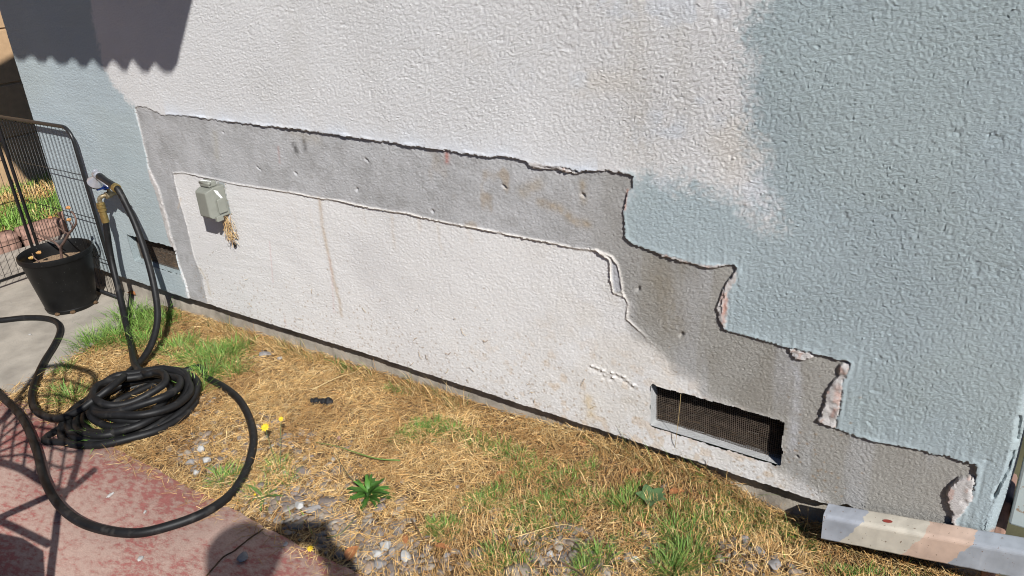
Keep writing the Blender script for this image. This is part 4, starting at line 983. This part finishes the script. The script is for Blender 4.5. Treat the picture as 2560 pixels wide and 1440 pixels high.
# ================================================================== POT AND SUCCULENT
pc = np.array([-4.19, 1.725, -.031])
pt = thing('plant_pot', pc, 'large black plastic nursery pot on the concrete beside the fence', 'pot')
mb = MB(); Hh = .315
mb.lathe([(0,0),(.118,0),(.122,.004),(.127,.022),(.1245,.025),(.1665,Hh-.03),(.168,Hh-.028),(.1755,Hh-.026),(.178,Hh-.012),(.177,Hh-.002),(.172,Hh+.002),(.167,Hh-.004),(.163,Hh-.03),(.153,Hh-.1),(.0,Hh-.11)], pc, 64); mb.build('body', M['pot'], pt, smooth=True, auto=32)
u = np.linspace(0, 2*math.pi, 48, endpoint=False); vv = [np.array([pc[0], pc[1], pc[2]+Hh-.07])]; ff = []
for j, r in enumerate((.05, .10, .14, .156)):
    for a in u: x, y = pc[0]+r*math.cos(a), pc[1]+r*math.sin(a); vv.append(np.array([x, y, pc[2]+Hh-.072+.012*(fbm(np.array(x*40), np.array(y*40), 3, 44)-.5)]))
nu = len(u)
for k in range(nu): ff.append((0, 1+k, 1+(k+1) % nu))
for j in range(3):
    for k in range(nu): ff.append((1+j*nu+k, 1+(j+1)*nu+k, 1+(j+1)*nu+(k+1) % nu, 1+j*nu+(k+1) % nu))
mb = MB(); mb.add(vv, ff); mb.build('potting_soil', M['potsoil'], pt, smooth=True)
for a in (-1.05, -.45, .6, 2.2):
    q_ = pc+np.array([math.cos(a)*.126, math.sin(a)*.126, .012]); mb = MB(); v = IV*np.array([.014, .014, .009]); mb.add(v+q_, IF); mb.build('drain_hole', M['soil'], pt, smooth=True)
sp_ = thing('succulent_plant', pc+np.array([.02, .0, Hh-.06]), 'leggy brown-stemmed succulent with orange tips growing in the black pot', 'plant')
soilz = pc[2]+Hh-.07
def onp(px, py, Y): return wpt(px, py, Y)
root = onp(150, 640, 1.715); root[2] = soilz
st = [[root, onp(152,622,1.715), onp(160,606,1.71), onp(172,585,1.71), onp(182,572,1.71), onp(190,558,1.71), onp(187,540,1.715), onp(178,528,1.72)],
      [onp(152,622,1.715), onp(138,607,1.72), onp(122,598,1.725), onp(108,592,1.73), onp(85,578,1.74)],
      [onp(172,585,1.71), onp(158,577,1.72), onp(145,568,1.73), onp(132,555,1.74)],
      [onp(182,572,1.71), onp(180,560,1.70), onp(172,553,1.70)],
      [onp(108,592,1.73), onp(125,593,1.74), onp(140,600,1.75)],
      [onp(98,655,1.66), onp(86,645,1.66), onp(80,633,1.66)]]
for k, L in enumerate(st):
    L = catmull(np.array(L), 4); r0 = .0075 if k == 0 else (.006 if k == 1 else .004)
    mb = MB(); mb.tube(L, np.linspace(r0, r0*.55, len(L)), 8); mb.build('stem', M['bark'], sp_, smooth=True)
def bud(c, r, yel=.3):
    mb = MB()
    for j in range(9):
        a = j*2.4; tilt = .35+.09*j; L = r*(.9+.3*rng.random())
        d = np.array([math.cos(a)*math.sin(tilt), math.sin(a)*math.sin(tilt), math.cos(tilt)])
        v = IV*np.array([.36, .36, .6])*L
        X_ = np.cross(d, [0, 0, 1.0001]); X_ /= np.linalg.norm(X_); Y_ = np.cross(d, X_)
        v = v[:, :1]*X_+v[:, 1:2]*Y_+v[:, 2:]*d+d*L*.45
        cc = np.array([.42,.11,.05])*(1-yel)+np.array([.58,.40,.12])*yel
        mb.add(v+c, IF, col=cc*rng.uniform(.75, 1.15))
    mb.build('bud', M['bud'], sp_, smooth=True)
bud(onp(171,522,1.72), .0135, .4); bud(onp(126,546,1.74), .012, .3); bud(onp(173,552,1.70), .0135, .45)
bud(onp(98,634,1.67), .0145, .55); bud(onp(79,647,1.655), .015, .85)

# ================================================================== SPOUT AND DOWNSPOUT at the right
sl = (.203-.118)/.45
spt = thing('downspout_extension', (-.1, 1.885, .03), 'blotchy cream, peach and grey painted downspout lying along the wall foot', 'downspout')
def sect(x, grow=0.0):
    zt = .118+sl*(x+.372); return [(x,1.850-grow,zt-.078-grow),(x,1.850-grow,zt-.006),(x,1.856,zt+grow),(x,1.905,zt+.002+grow),(x,1.911+grow,zt-.004),(x,1.911+grow,zt-.078-grow)]
xsn = np.linspace(-.372, .19, 30); mb = MB(); vv = []; m_ = 6
for i, x in enumerate(xsn):
    s_ = np.array(sect(x)); s_[:, 0] += (.006*np.sin(s_[:, 2]*90)) if i == 0 else 0
    vv.append(s_+.0012*(rng.random(s_.shape)-.5))
ff = [(i*m_+k, i*m_+(k+1) % m_, (i+1)*m_+(k+1) % m_, (i+1)*m_+k) for i in range(len(xsn)-1) for k in range(m_)]
base_x = -.372
pipe = MB(); pipe.add(np.vstack(vv), ff)
pob = pipe.build('pipe', M['spout'], spt, smooth=False, bevel=.004)
sol = pob.modifiers.new('solid', 'SOLIDIFY'); sol.thickness = .0016; sol.offset = -1
mb = MB(); a_ = np.linspace(0, 6.28, 16, endpoint=False); zt = .118+sl*.155
mb.add([(-.222+.012*math.cos(t), 1.874+.007*math.sin(t), .118+sl*(.15+.012*math.cos(t))+.0036) for t in a_], [tuple(range(16))]); mb.build('paint_drop', material('red_drop', (.3,.05,.035), .5), spt)
dsp = thing('downspout', (.1, 1.94, .2), 'pale green vertical downspout at the house corner by the right frame edge', 'downspout')
mb = MB()
for (x0_, x1_) in ((.036, .125),):
    mb.box((x0_, 1.925, .215), (x1_, 1.99, 3.25))
mb.build('pipe', M['guttertrim'], dsp, bevel=.006)
mb = MB(); mb.box((.034, 1.95, 1.9), (.128, 1.994, 1.93)); mb.build('strap', M['guttertrim'], dsp)
mb = MB(); mb.add([(.03,2.0,.0),(.20,2.0,.0),(.20,2.02,.5),(.03,2.02,.5)], [(0,1,2,3)])
mb = MB(); mb.box((.004, 1.958, -.05), (.036, 2.1, .255)); tag(mb.build('corner_post', M['edging'], bevel=.01), 'stub of brown wood at the house corner behind the downspout', 'post')

# ================================================================== WEEDS, FLOWERS, LEAVES, BITS
def leaf_mesh(mb, base, az, L, w, lean, curl, col, wavy=0.0, fold=.25):
    n = 7; vv = []; d = np.array([math.cos(az), math.sin(az)]); s = np.array([-math.sin(az), math.cos(az), 0]); p = np.array(base, float); e = lean
    for i in range(n):
        t = i/(n-1); prof = (math.sin(math.pi*min(1, t**.75*.96+.03)))**.8*(1+wavy*math.sin(t*17))
        up = np.array([0, 0, 1.0])
        for q_ in (-1, 0, 1): vv.append(p+s*q_*w*.5*prof+up*(abs(q_)*fold*w*.5*prof))
        p = p+np.array([d[0]*math.cos(e), d[1]*math.cos(e), math.sin(e)])*L/(n-1); e -= curl/(n-1)
    f = []
    for i in range(n-1):
        for q_ in (0, 1): f.append((i*3+q_, i*3+q_+1, (i+1)*3+q_+1, (i+1)*3+q_))
    return mb.add(vv, f, col=col)
rc = gpt(925, 1245, .0); rc[2] = float(bed_z(rc[0], rc[1]))
rs = thing('rosette_weed', rc, 'dark green rosette weed with long wavy leaves near the red path', 'weed')
for k in range(36):
    a = k*2.399+rng.normal(0, .25); inner = k/36
    mb = MB(); leaf_mesh(mb, rc+np.array([0, 0, .006+.012*inner]), a, (.115-.055*inner)*rng.uniform(.7, 1.15), .017*rng.uniform(.75, 1.3), .2+.9*inner+rng.normal(0, .15), rng.uniform(.3, 1.3), np.array([.055,.135,.022])*rng.uniform(.55, 1.5), wavy=.25, fold=rng.uniform(.1, .7))
    mb.build('leaf', M['weed'], rs, smooth=True)
bc = gpt(1625, 1262); bc[2] = float(bed_z(bc[0], bc[1]))
bw = thing('broadleaf_weed', bc, 'small weed with rounded grey-green leaves right of a grass tuft below the vent', 'weed')
for a, L in ((.2, .055), (1.2, .06), (2.3, .06), (3.3, .05), (5.2, .05), (.75, .05)):
    mb = MB(); leaf_mesh(mb, bc+np.array([0, 0, .01]), a, L, .036, .7, .8, np.array([.085,.15,.06])*rng.uniform(.8, 1.2)); mb.build('leaf', M['weed'], bw, smooth=True)
for (px, py, lab) in ((660,1245,'spindly green weed with thin leaves between hose loop and red path'), (1010,1250,None)):
    if lab is None: continue
    c = gpt(px, py); c[2] = float(bed_z(c[0], c[1])); w_ = thing('spindly_weed', c, lab, 'weed')
    for k in range(7):
        mb = MB(); leaf_mesh(mb, c+np.array([0, 0, .006]), rng.uniform(0, 6.28), rng.uniform(.05, .09), .012, rng.uniform(.2, .7), .6, np.array([.10,.16,.04])*rng.uniform(.8, 1.2), wavy=.2); mb.build('leaf', M['weed'], w_, smooth=True)
def flower(px, py, h_, gpx, gpy, r, label, bend=.01, on_path=False):
    c = gpt(gpx, gpy); d0 = ray(px, py); 
    # head at height h_ above the bed on the sight line
    hd = gpt(px, py, h_); f_ = thing('yellow_flower', c, label, 'flower', 'yellow flowers')
    mid = (c+hd)/2+np.array([bend, -bend, .01])
    L = catmull(np.array([c, mid, hd]), 8)
    mb = MB(); mb.tube(L, .0012, 5, col=(.13,.16,.06)); mb.build('stem', M['weed'], f_, smooth=True)
    mb = MB(); nrm = np.array([.35, -.45, .82]); nrm /= np.linalg.norm(nrm); X_ = np.cross(nrm, [1, 0, 0]); X_ /= np.linalg.norm(X_); Y_ = np.cross(nrm, X_)
    for j in range(18):
        a = j*2*math.pi/18; rr = r*(1 if j % 2 else .72); dd = X_*math.cos(a)+Y_*math.sin(a); ss = -X_*math.sin(a)+Y_*math.cos(a); b0 = hd+nrm*(.002 if j % 2 else .004)
        mb.add([b0-ss*r*.06, b0+dd*rr*.6-ss*r*.15+nrm*.002, b0+dd*rr+nrm*.0005, b0+dd*rr*.6+ss*r*.15+nrm*.002, b0+ss*r*.06], [(0,1,2,3,4)])
    mb.build('petals', M['yellow'], f_)
    mb = MB(); mb.lathe([(0,-.008),(.003,-.007),(.0045,-.001),(.0,.004)], hd, 8, axis=nrm, col=(.12,.13,.03)); mb.build('calyx', M['weed'], f_, smooth=True)
flower(663,1069,.12,700,1185,.018,'yellow flower on a thin stem just right of the big hose loop, lower of two')
flower(703,1048,.13,702,1180,.011,'small yellow flower on an upright stem right of the hose loop, upper of two')
flower(776,1372,.05,800,1345,.011,'small yellow flower hanging over the shaded edge of the red path')
flower(638,1237,.05,668,1258,.005,'tiny yellow bud of the spindly weed beside the red path')
def dry_leaf(px, py, L, w, az, label, on=0.012, lean=.15):
    c = gpt(px, py); z = float(bed_z(c[0], c[1])) if c[1] > RED_Y else gz(c[0])+.012
    mb = MB(); leaf_mesh(mb, (c[0]-L/2*math.cos(az), c[1]-L/2*math.sin(az), z+on), az, L, w, lean, .35, (1,1,1), fold=.5)
    tag(mb.build('dry_leaf', M['leaf_dry'], smooth=True, loc=(c[0], c[1], z)), label, 'leaf', 'fallen dry leaves')
dry_leaf(883,1393,.062,.036,1.9,'large orange-brown dry leaf at the edge of the red path')
dry_leaf(1110,1379,.055,.020,.2,'folded orange dry leaf alone in the straw near the bottom')
dry_leaf(1597,1192,.05,.022,.9,'orange dry leaf in the straw below the wire-mesh vent, left one')
dry_leaf(1692,1245,.05,.028,.8,'tan dry leaf right of the round-leaved weed')
dry_leaf(1455,1130,.035,.026,2.5,'small orange leaf half buried near the footing')
dry_leaf(1253,1193,.035,.018,1.0,'pale curled leaf among the grass in the middle of the bed')
dry_leaf(1600,1320,.045,.016,2.9,'brown leaf right of the bottom middle tuft')
dry_leaf(1014,1352,.04,.018,2.4,'small reddish leaf lying above the whitish stones')
dry_leaf(331,744,.07,.035,.1,'orange dry leaf at the fence foot behind the hose', on=.02)
# black matted clump
cp = gpt(805, 1014); cz = float(bed_z(cp[0], cp[1])); mb = MB()
for k, (dx, r) in enumerate(((-.034,.010),(-.020,.014),(-.004,.012),(.010,.014),(.024,.017),(.034,.012))):
    v = IV*r*(1+.5*(rng.random((len(IV), 1))-.5)); mb.add(v+np.array([cp[0]+dx, cp[1]+dx*.45, cz+.016]), IF)
tag(mb.build('dark_clump', M['poop'], smooth=True, loc=(cp[0], cp[1], cz)), 'small black matted clump lying on the straw in mid bed', 'debris')
# long fallen blade and loose stems
def stem_thing(pxs, h_, w, label, c, name='grass_stem'):
    L = catmull(np.array([gpt(x, y, hh) for (x, y), hh in zip(pxs, h_)]), 8)
    mb = MB(); mb.tube(L, np.linspace(w, w*.35, len(L)), 5, col=c); tag(mb.build(name, M['weed'], smooth=True, loc=L[0]), label, 'stem')
stem_thing([(1000,1151),(940,1146),(880,1128),(840,1115),(790,1106)], (.02,.035,.045,.04,.03), .0028, 'long green grass blade lying across the straw above the rosette weed', (.14,.22,.05))
stem_thing([(1280,1345),(1330,1330),(1400,1312),(1440,1316)], (.02,.025,.028,.02), .002, 'thick pale straw stalk lying among grass at the bottom', (.6,.44,.2))
stem_thing([(895,1215),(865,1180),(840,1140),(828,1132)], (.02,.05,.07,.06), .0016, 'thin dark stem leaning out of the rosette weed', (.10,.10,.05))
stem_thing([(815,1345),(850,1335),(880,1305),(895,1285)], (.012,.02,.03,.02), .0018, 'curved green stalk bending from rosette weed to the path', (.12,.15,.06))
stem_thing([(780,975),(840,945),(890,930)], (.02,.03,.02), .002, 'long dry stalk on the straw right of the black clump', (.58,.44,.22))
stem_thing([(1030,1300),(1045,1325),(1055,1345)], (.02,.03,.02), .003, 'brown twig by the grass at the bottom middle', (.16,.10,.06))
stem_thing([(1400,1405),(1440,1425),(1470,1445)], (.02,.02,.02), .003, 'brown twig lying on gravel at the bottom edge', (.16,.10,.06))
vst = catmull(np.array([gpt(1682,1160,.0), wpt(1690,1100,1.915), wpt(1698,1030,1.92), wpt(1702,985,1.925)]), 8)
mb = MB(); mb.tube(vst, .0008, 5, col=(.45,.33,.16)); tag(mb.build('grass_stem', M['straw'], smooth=True, loc=vst[0]), 'thin dry stem standing up in front of the wire-mesh vent', 'stem')

# ================================================================== OUT OF FRAME: things known by their shadows, and added light blockers
# window awning above: its scalloped valance shades the upper left of the wall
TA = 2.4
aw = thing('window_awning', (-2.2, 1.5, 3.0), 'canvas awning above the wall whose scalloped edge shades the upper left', 'awning')
edge = [(30,140),(48,156),(62,157),(72,148),(80,145),(90,150),(98,160),(115,161),(122,150),(132,149),(140,158),(150,166),(168,166),(176,156),(184,153),(194,160),(202,172),(218,174),(226,160),(236,156),(246,168),(256,178),(268,180),(276,164),(284,158),(294,166),(306,182),(320,184),(326,164),(334,156),(346,172),(358,186),(372,188),(382,172),(390,166),(400,178),(412,188),(431,189),(447,163)]
E2 = [wpt(x, y, 1.925)+S*TA for x, y in edge]
first = E2[0].copy(); pre = []
for k in range(1, 9):
    pre.insert(0, np.array([first[0]-.085*k*1.0, first[1], first[2]+(.0 if k % 2 else -.06)]))
E2 = pre+E2
topz = wpt(447,163,1.925)[2]+S[2]*TA+.01
yv = 1.925+S[1]*TA
low = np.array([[p[0], yv, p[2]] for p in E2]); top = low.copy(); top[:, 2] = topz+.0; n = len(low)
mb = MB(); bk = np.array([0, .004, 0])
mb.add(np.vstack([low, top]), [(i, i+1, n+i+1, n+i) for i in range(n-1)]); v_ = mb.build('valance', M['awning'], aw)
m_ = v_.modifiers.new('solid', 'SOLIDIFY'); m_.thickness = .004
xr = low[-1][0]; xl = low[0][0]
mb = MB(); mb.add([(xl,yv,topz),(xr,yv,topz),(xr,1.92,topz+.45),(xl,1.92,topz+.45)], [(0,1,2,3)]); v_ = mb.build('canopy', M['awning'], aw)
m_ = v_.modifiers.new('solid', 'SOLIDIFY'); m_.thickness = .004
# added unseen cloth, outlined to cast the shade on the neighbour's wall
ssl = thing('shade_blocker', (-4.2, .8, 3.4), 'added unseen cloth cut to cast the shade on the tan wall, outside the frame', 'shade blocker')
def tpt(px, py): r = ray(px, py); return CAM+r*(TANX-CAM[0])/r[0]
poly = [tpt(x, y)+S*4.2 for x, y in [(-60,190),(38,133),(160,60),(330,300),(250,560),(108,482),(62,445),(30,405),(-60,300)]]
mb = MB(); mb.add(poly, [tuple(range(len(poly)))]); mb.build('cloth', M['awning'], ssl)
# unseen house added behind the camera to block low sky light
nh = thing('sky_block_house', (-1, -11, -.05), 'brown house added behind the camera to block low sky light, outside the frame', 'house')
mb = MB(); mb.box((-14, -15, -.1), (12, -9.5, 4.6)); mb.build('wall', material('brown_siding', (.13,.10,.08), .9), nh)
mb = MB(); mb.add([(-14.5,-9,4.6),(12.5,-9,4.6),(12.5,-12.2,6.4),(-14.5,-12.2,6.4),(-14.5,-15.5,4.6),(12.5,-15.5,4.6)], [(0,1,2,3),(3,2,5,4)]); mb.build('roof', material('roof_shingle', (.08,.075,.07), .95), nh)
mb = MB(); mb.box((-3, -9.5, 1.0), (-1.4, -9.47, 2.2)); mb.build('window', M['screen_black'], nh)
mb = MB(); mb.box((2, -9.5, -.05), (2.95, -9.47, 2.05)); mb.build('door', M['bark'], nh)
# patio chair beside the camera
ch = thing('patio_chair', (-1.75, .15, -.01), 'black metal mesh patio chair outside the frame, seen only as its shadow on the path', 'chair')
def lift(px, py, z):
    g_ = gpt(px, py); g_[2] = gz(g_[0])+.012; return g_+S*(z/S[2])
def bar(name, L, r): mb = MB(); mb.tube(catmull(np.array([lift(*p) for p in L]), 6), r, 8); return mb.build(name, M['black_metal'], ch, smooth=True)
rimtop = [(0,1065,.86),(52,1000,.93),(104,930,.97),(170,922,.98),(240,948,.96)]
bar('back_frame', rimtop+[(226,1020,.92),(215,1090,.88),(198,1160,.84),(180,1215,.80)], .0135)
bar('back_leg', [(180,1215,.80),(151,1280,.62),(140,1360,.50),(130,1440,.43),(122,1560,.22),(114,1690,0)], .012)
bar('seat_rim', [(-140,1120,.66),(0,1161,.68),(57,1180,.70),(113,1213,.72),(165,1235,.76),(241,1180,.84)], .0135)
bar('back_leg', [(0,1065,.86),(-70,1150,.72),(-130,1240,.55),(-190,1380,.4),(-260,1600,0)], .012)
bar('brace', [(-160,1380,.46),(0,1303,.55),(127,1246,.66)], .0135)
bar('brace', [(-160,1240,.5),(0,1308,.52),(127,1369,.50)], .011)
A0 = [lift(*p) for p in [(0,1161,.70),(30,1170,.71),(60,1182,.72),(90,1200,.73),(120,1216,.75),(150,1225,.77),(180,1215,.80)]]
A1 = [lift(*p) for p in [(20,1040,.89),(60,990,.94),(104,935,.97),(140,926,.975),(170,922,.98),(205,934,.97),(238,950,.96)]]
A0 = catmull(np.array(A0), 3); A1 = catmull(np.array(A1), 3)
mb = MB()
for i in range(0, len(A0), 3):
    q_ = [A0[i]*(1-t)+A1[i]*t+S*(.0)+np.array([.04*math.sin(3.14*t), -.03*math.sin(3.14*t), 0]) for t in np.linspace(0, 1, 8)]; mb.tube(np.array(q_), .006, 5)
for t in np.linspace(.16, .88, 6):
    q_ = [A0[i]*(1-t)+A1[i]*t+np.array([.04*math.sin(3.14*t), -.03*math.sin(3.14*t), 0]) for i in range(len(A0))]; mb.tube(np.array(q_), .006, 5)
mb.build('back_mesh', M['black_metal'], ch, smooth=True)
mb = MB(); q_ = [lift(*p) for p in [(-260,1345,.44),(-20,1335,.44),(60,1352,.44),(112,1385,.44),(118,1480,.43),(60,1620,.42),(-240,1640,.42)]]
q_ = np.array(q_); mb.prism(q_, (0, 0, -.018)); mb.build('seat', M['black_metal'], ch)
for (a, z) in (((60,1620,.42), 0), ((-240,1640,.42), 0)):
    p0 = lift(*a); mb = MB(); mb.tube([p0, (p0[0]+.02, p0[1]-.04, gz(p0[0])+.012)], .012, 8); mb.build('front_leg', M['black_metal'], ch, smooth=True)

# photographer behind the camera, seen only as a shadow
pr = thing('person', (-.10, -.22, .03), 'person standing behind the camera holding up a phone, known by a shadow', 'person')
def skin_body():
    J = {'pelvis': (-.10,-.30,.90,.15,.11), 'waist': (-.10,-.30,1.05,.14,.10), 'chest': (-.10,-.28,1.25,.16,.115), 'neck': (-.10,-.25,1.45,.058,.06), 'chin': (-.10,-.205,1.535,.065,.08), 'head': (-.085,-.20,1.62,.105,.115), 'crown': (-.085,-.205,1.71,.085,.09),
         'shL': (-.27,-.27,1.38,.062,.062), 'elL': (-.33,-.12,1.22,.045,.045), 'wrL': (-.17,.0-.03,1.50,.03,.03), 'hdL': (-.12,-.02,1.56,.035,.025),
         'shR': (.08,-.27,1.38,.062,.062), 'elR': (.20,-.13,1.24,.045,.045), 'wrR': (.10,.0-.035,1.52,.03,.03), 'hdR': (.075,-.02,1.575,.034,.025),
         'hipL': (-.19,-.30,.88,.10,.10), 'knL': (-.20,-.28,.48,.06,.06), 'anL': (-.20,-.31,.11,.042,.042), 'toL': (-.20,-.19,.06,.04,.03),
         'hipR': (-.01,-.30,.88,.10,.10), 'knR': (.0,-.28,.48,.06,.06), 'anR': (.0,-.31,.11,.042,.042), 'toR': (.0,-.19,.06,.04,.03)}
    def up_(px, py, z, r): P_ = gpt(px, py)+S*(z/S[2]); return (P_[0], P_[1], P_[2], r, r)
    J['wrL'] = up_(690, 1350, 1.68, .036); J['hdL'] = up_(722, 1330, 1.70, .04); J['elL'] = up_(655, 1420, 1.55, .05)
    J['wrR'] = up_(812, 1368, 1.68, .03); J['hdR'] = up_(800, 1335, 1.70, .036); J['elR'] = up_(872, 1436, 1.50, .05)
    E_ = [('pelvis','waist'),('waist','chest'),('chest','neck'),('neck','chin'),('chin','head'),('head','crown'),('chest','shL'),('shL','elL'),('elL','wrL'),('wrL','hdL'),('chest','shR'),('shR','elR'),('elR','wrR'),('wrR','hdR'),('pelvis','hipL'),('hipL','knL'),('knL','anL'),('anL','toL'),('pelvis','hipR'),('hipR','knR'),('knR','anR'),('anR','toR')]
    ks = list(J); me = bpy.data.meshes.new('body')
    base_ = OFF[pr.name]
    me.from_pydata([tuple(np.array(J[k][:3])-base_) for k in ks], [(ks.index(a), ks.index(b)) for a, b in E_], [])
    o = bpy.data.objects.new('body', me); link(o, pr)
    o.modifiers.new('skin', 'SKIN'); 
    for i, k in enumerate(ks): me.skin_vertices[0].data[i].radius = J[k][3:]
    me.skin_vertices[0].data[0].use_root = True
    ss = o.modifiers.new('sub', 'SUBSURF'); ss.levels = 2; ss.render_levels = 2
    me.materials.append(M['shirt'])
skin_body()
ph = thing('phone', CAM-FWD*.02, 'phone held sideways just behind the lens, outside the frame', 'phone')
c = CAM-FWD*.03+RIGHT*(-.012)-UP*.022
def bx8(c, r, u, f): return [c+RIGHT*a*r+UP*b*u+FWD*d*f for d in (-1, 1) for a, b in ((-1,-1),(1,-1),(1,1),(-1,1))]
mb = MB(); mb.add(bx8(c, .062, .036, .0045), [(0,3,2,1),(4,5,6,7),(0,1,5,4),(1,2,6,5),(2,3,7,6),(3,0,4,7)]); mb.build('case', M['screen_black'], ph)
def fingers(side):
    mb = MB(); 
    for k in range(4):
        p0 = c+RIGHT*side*(.066)+UP*(.03-.018*k)-FWD*.02; p1 = c+RIGHT*side*(.072)+UP*(.03-.018*k)+FWD*.004; p2 = c+RIGHT*side*(.058)+UP*(.03-.018*k)+FWD*.0075
        mb.tube(catmull(np.array([p0, p1, p2]), 4), .0075, 8)
    p0 = c+RIGHT*side*.09-UP*.03-FWD*.02; mb.tube(catmull(np.array([p0, c+RIGHT*side*.07-UP*.01-FWD*.014, c+RIGHT*side*.05+UP*.0-FWD*.013]), 4), .009, 8)
    return mb
for s_ in (-1, 1): fingers(s_).build('hand_fingers', M['skin'], pr, smooth=True)
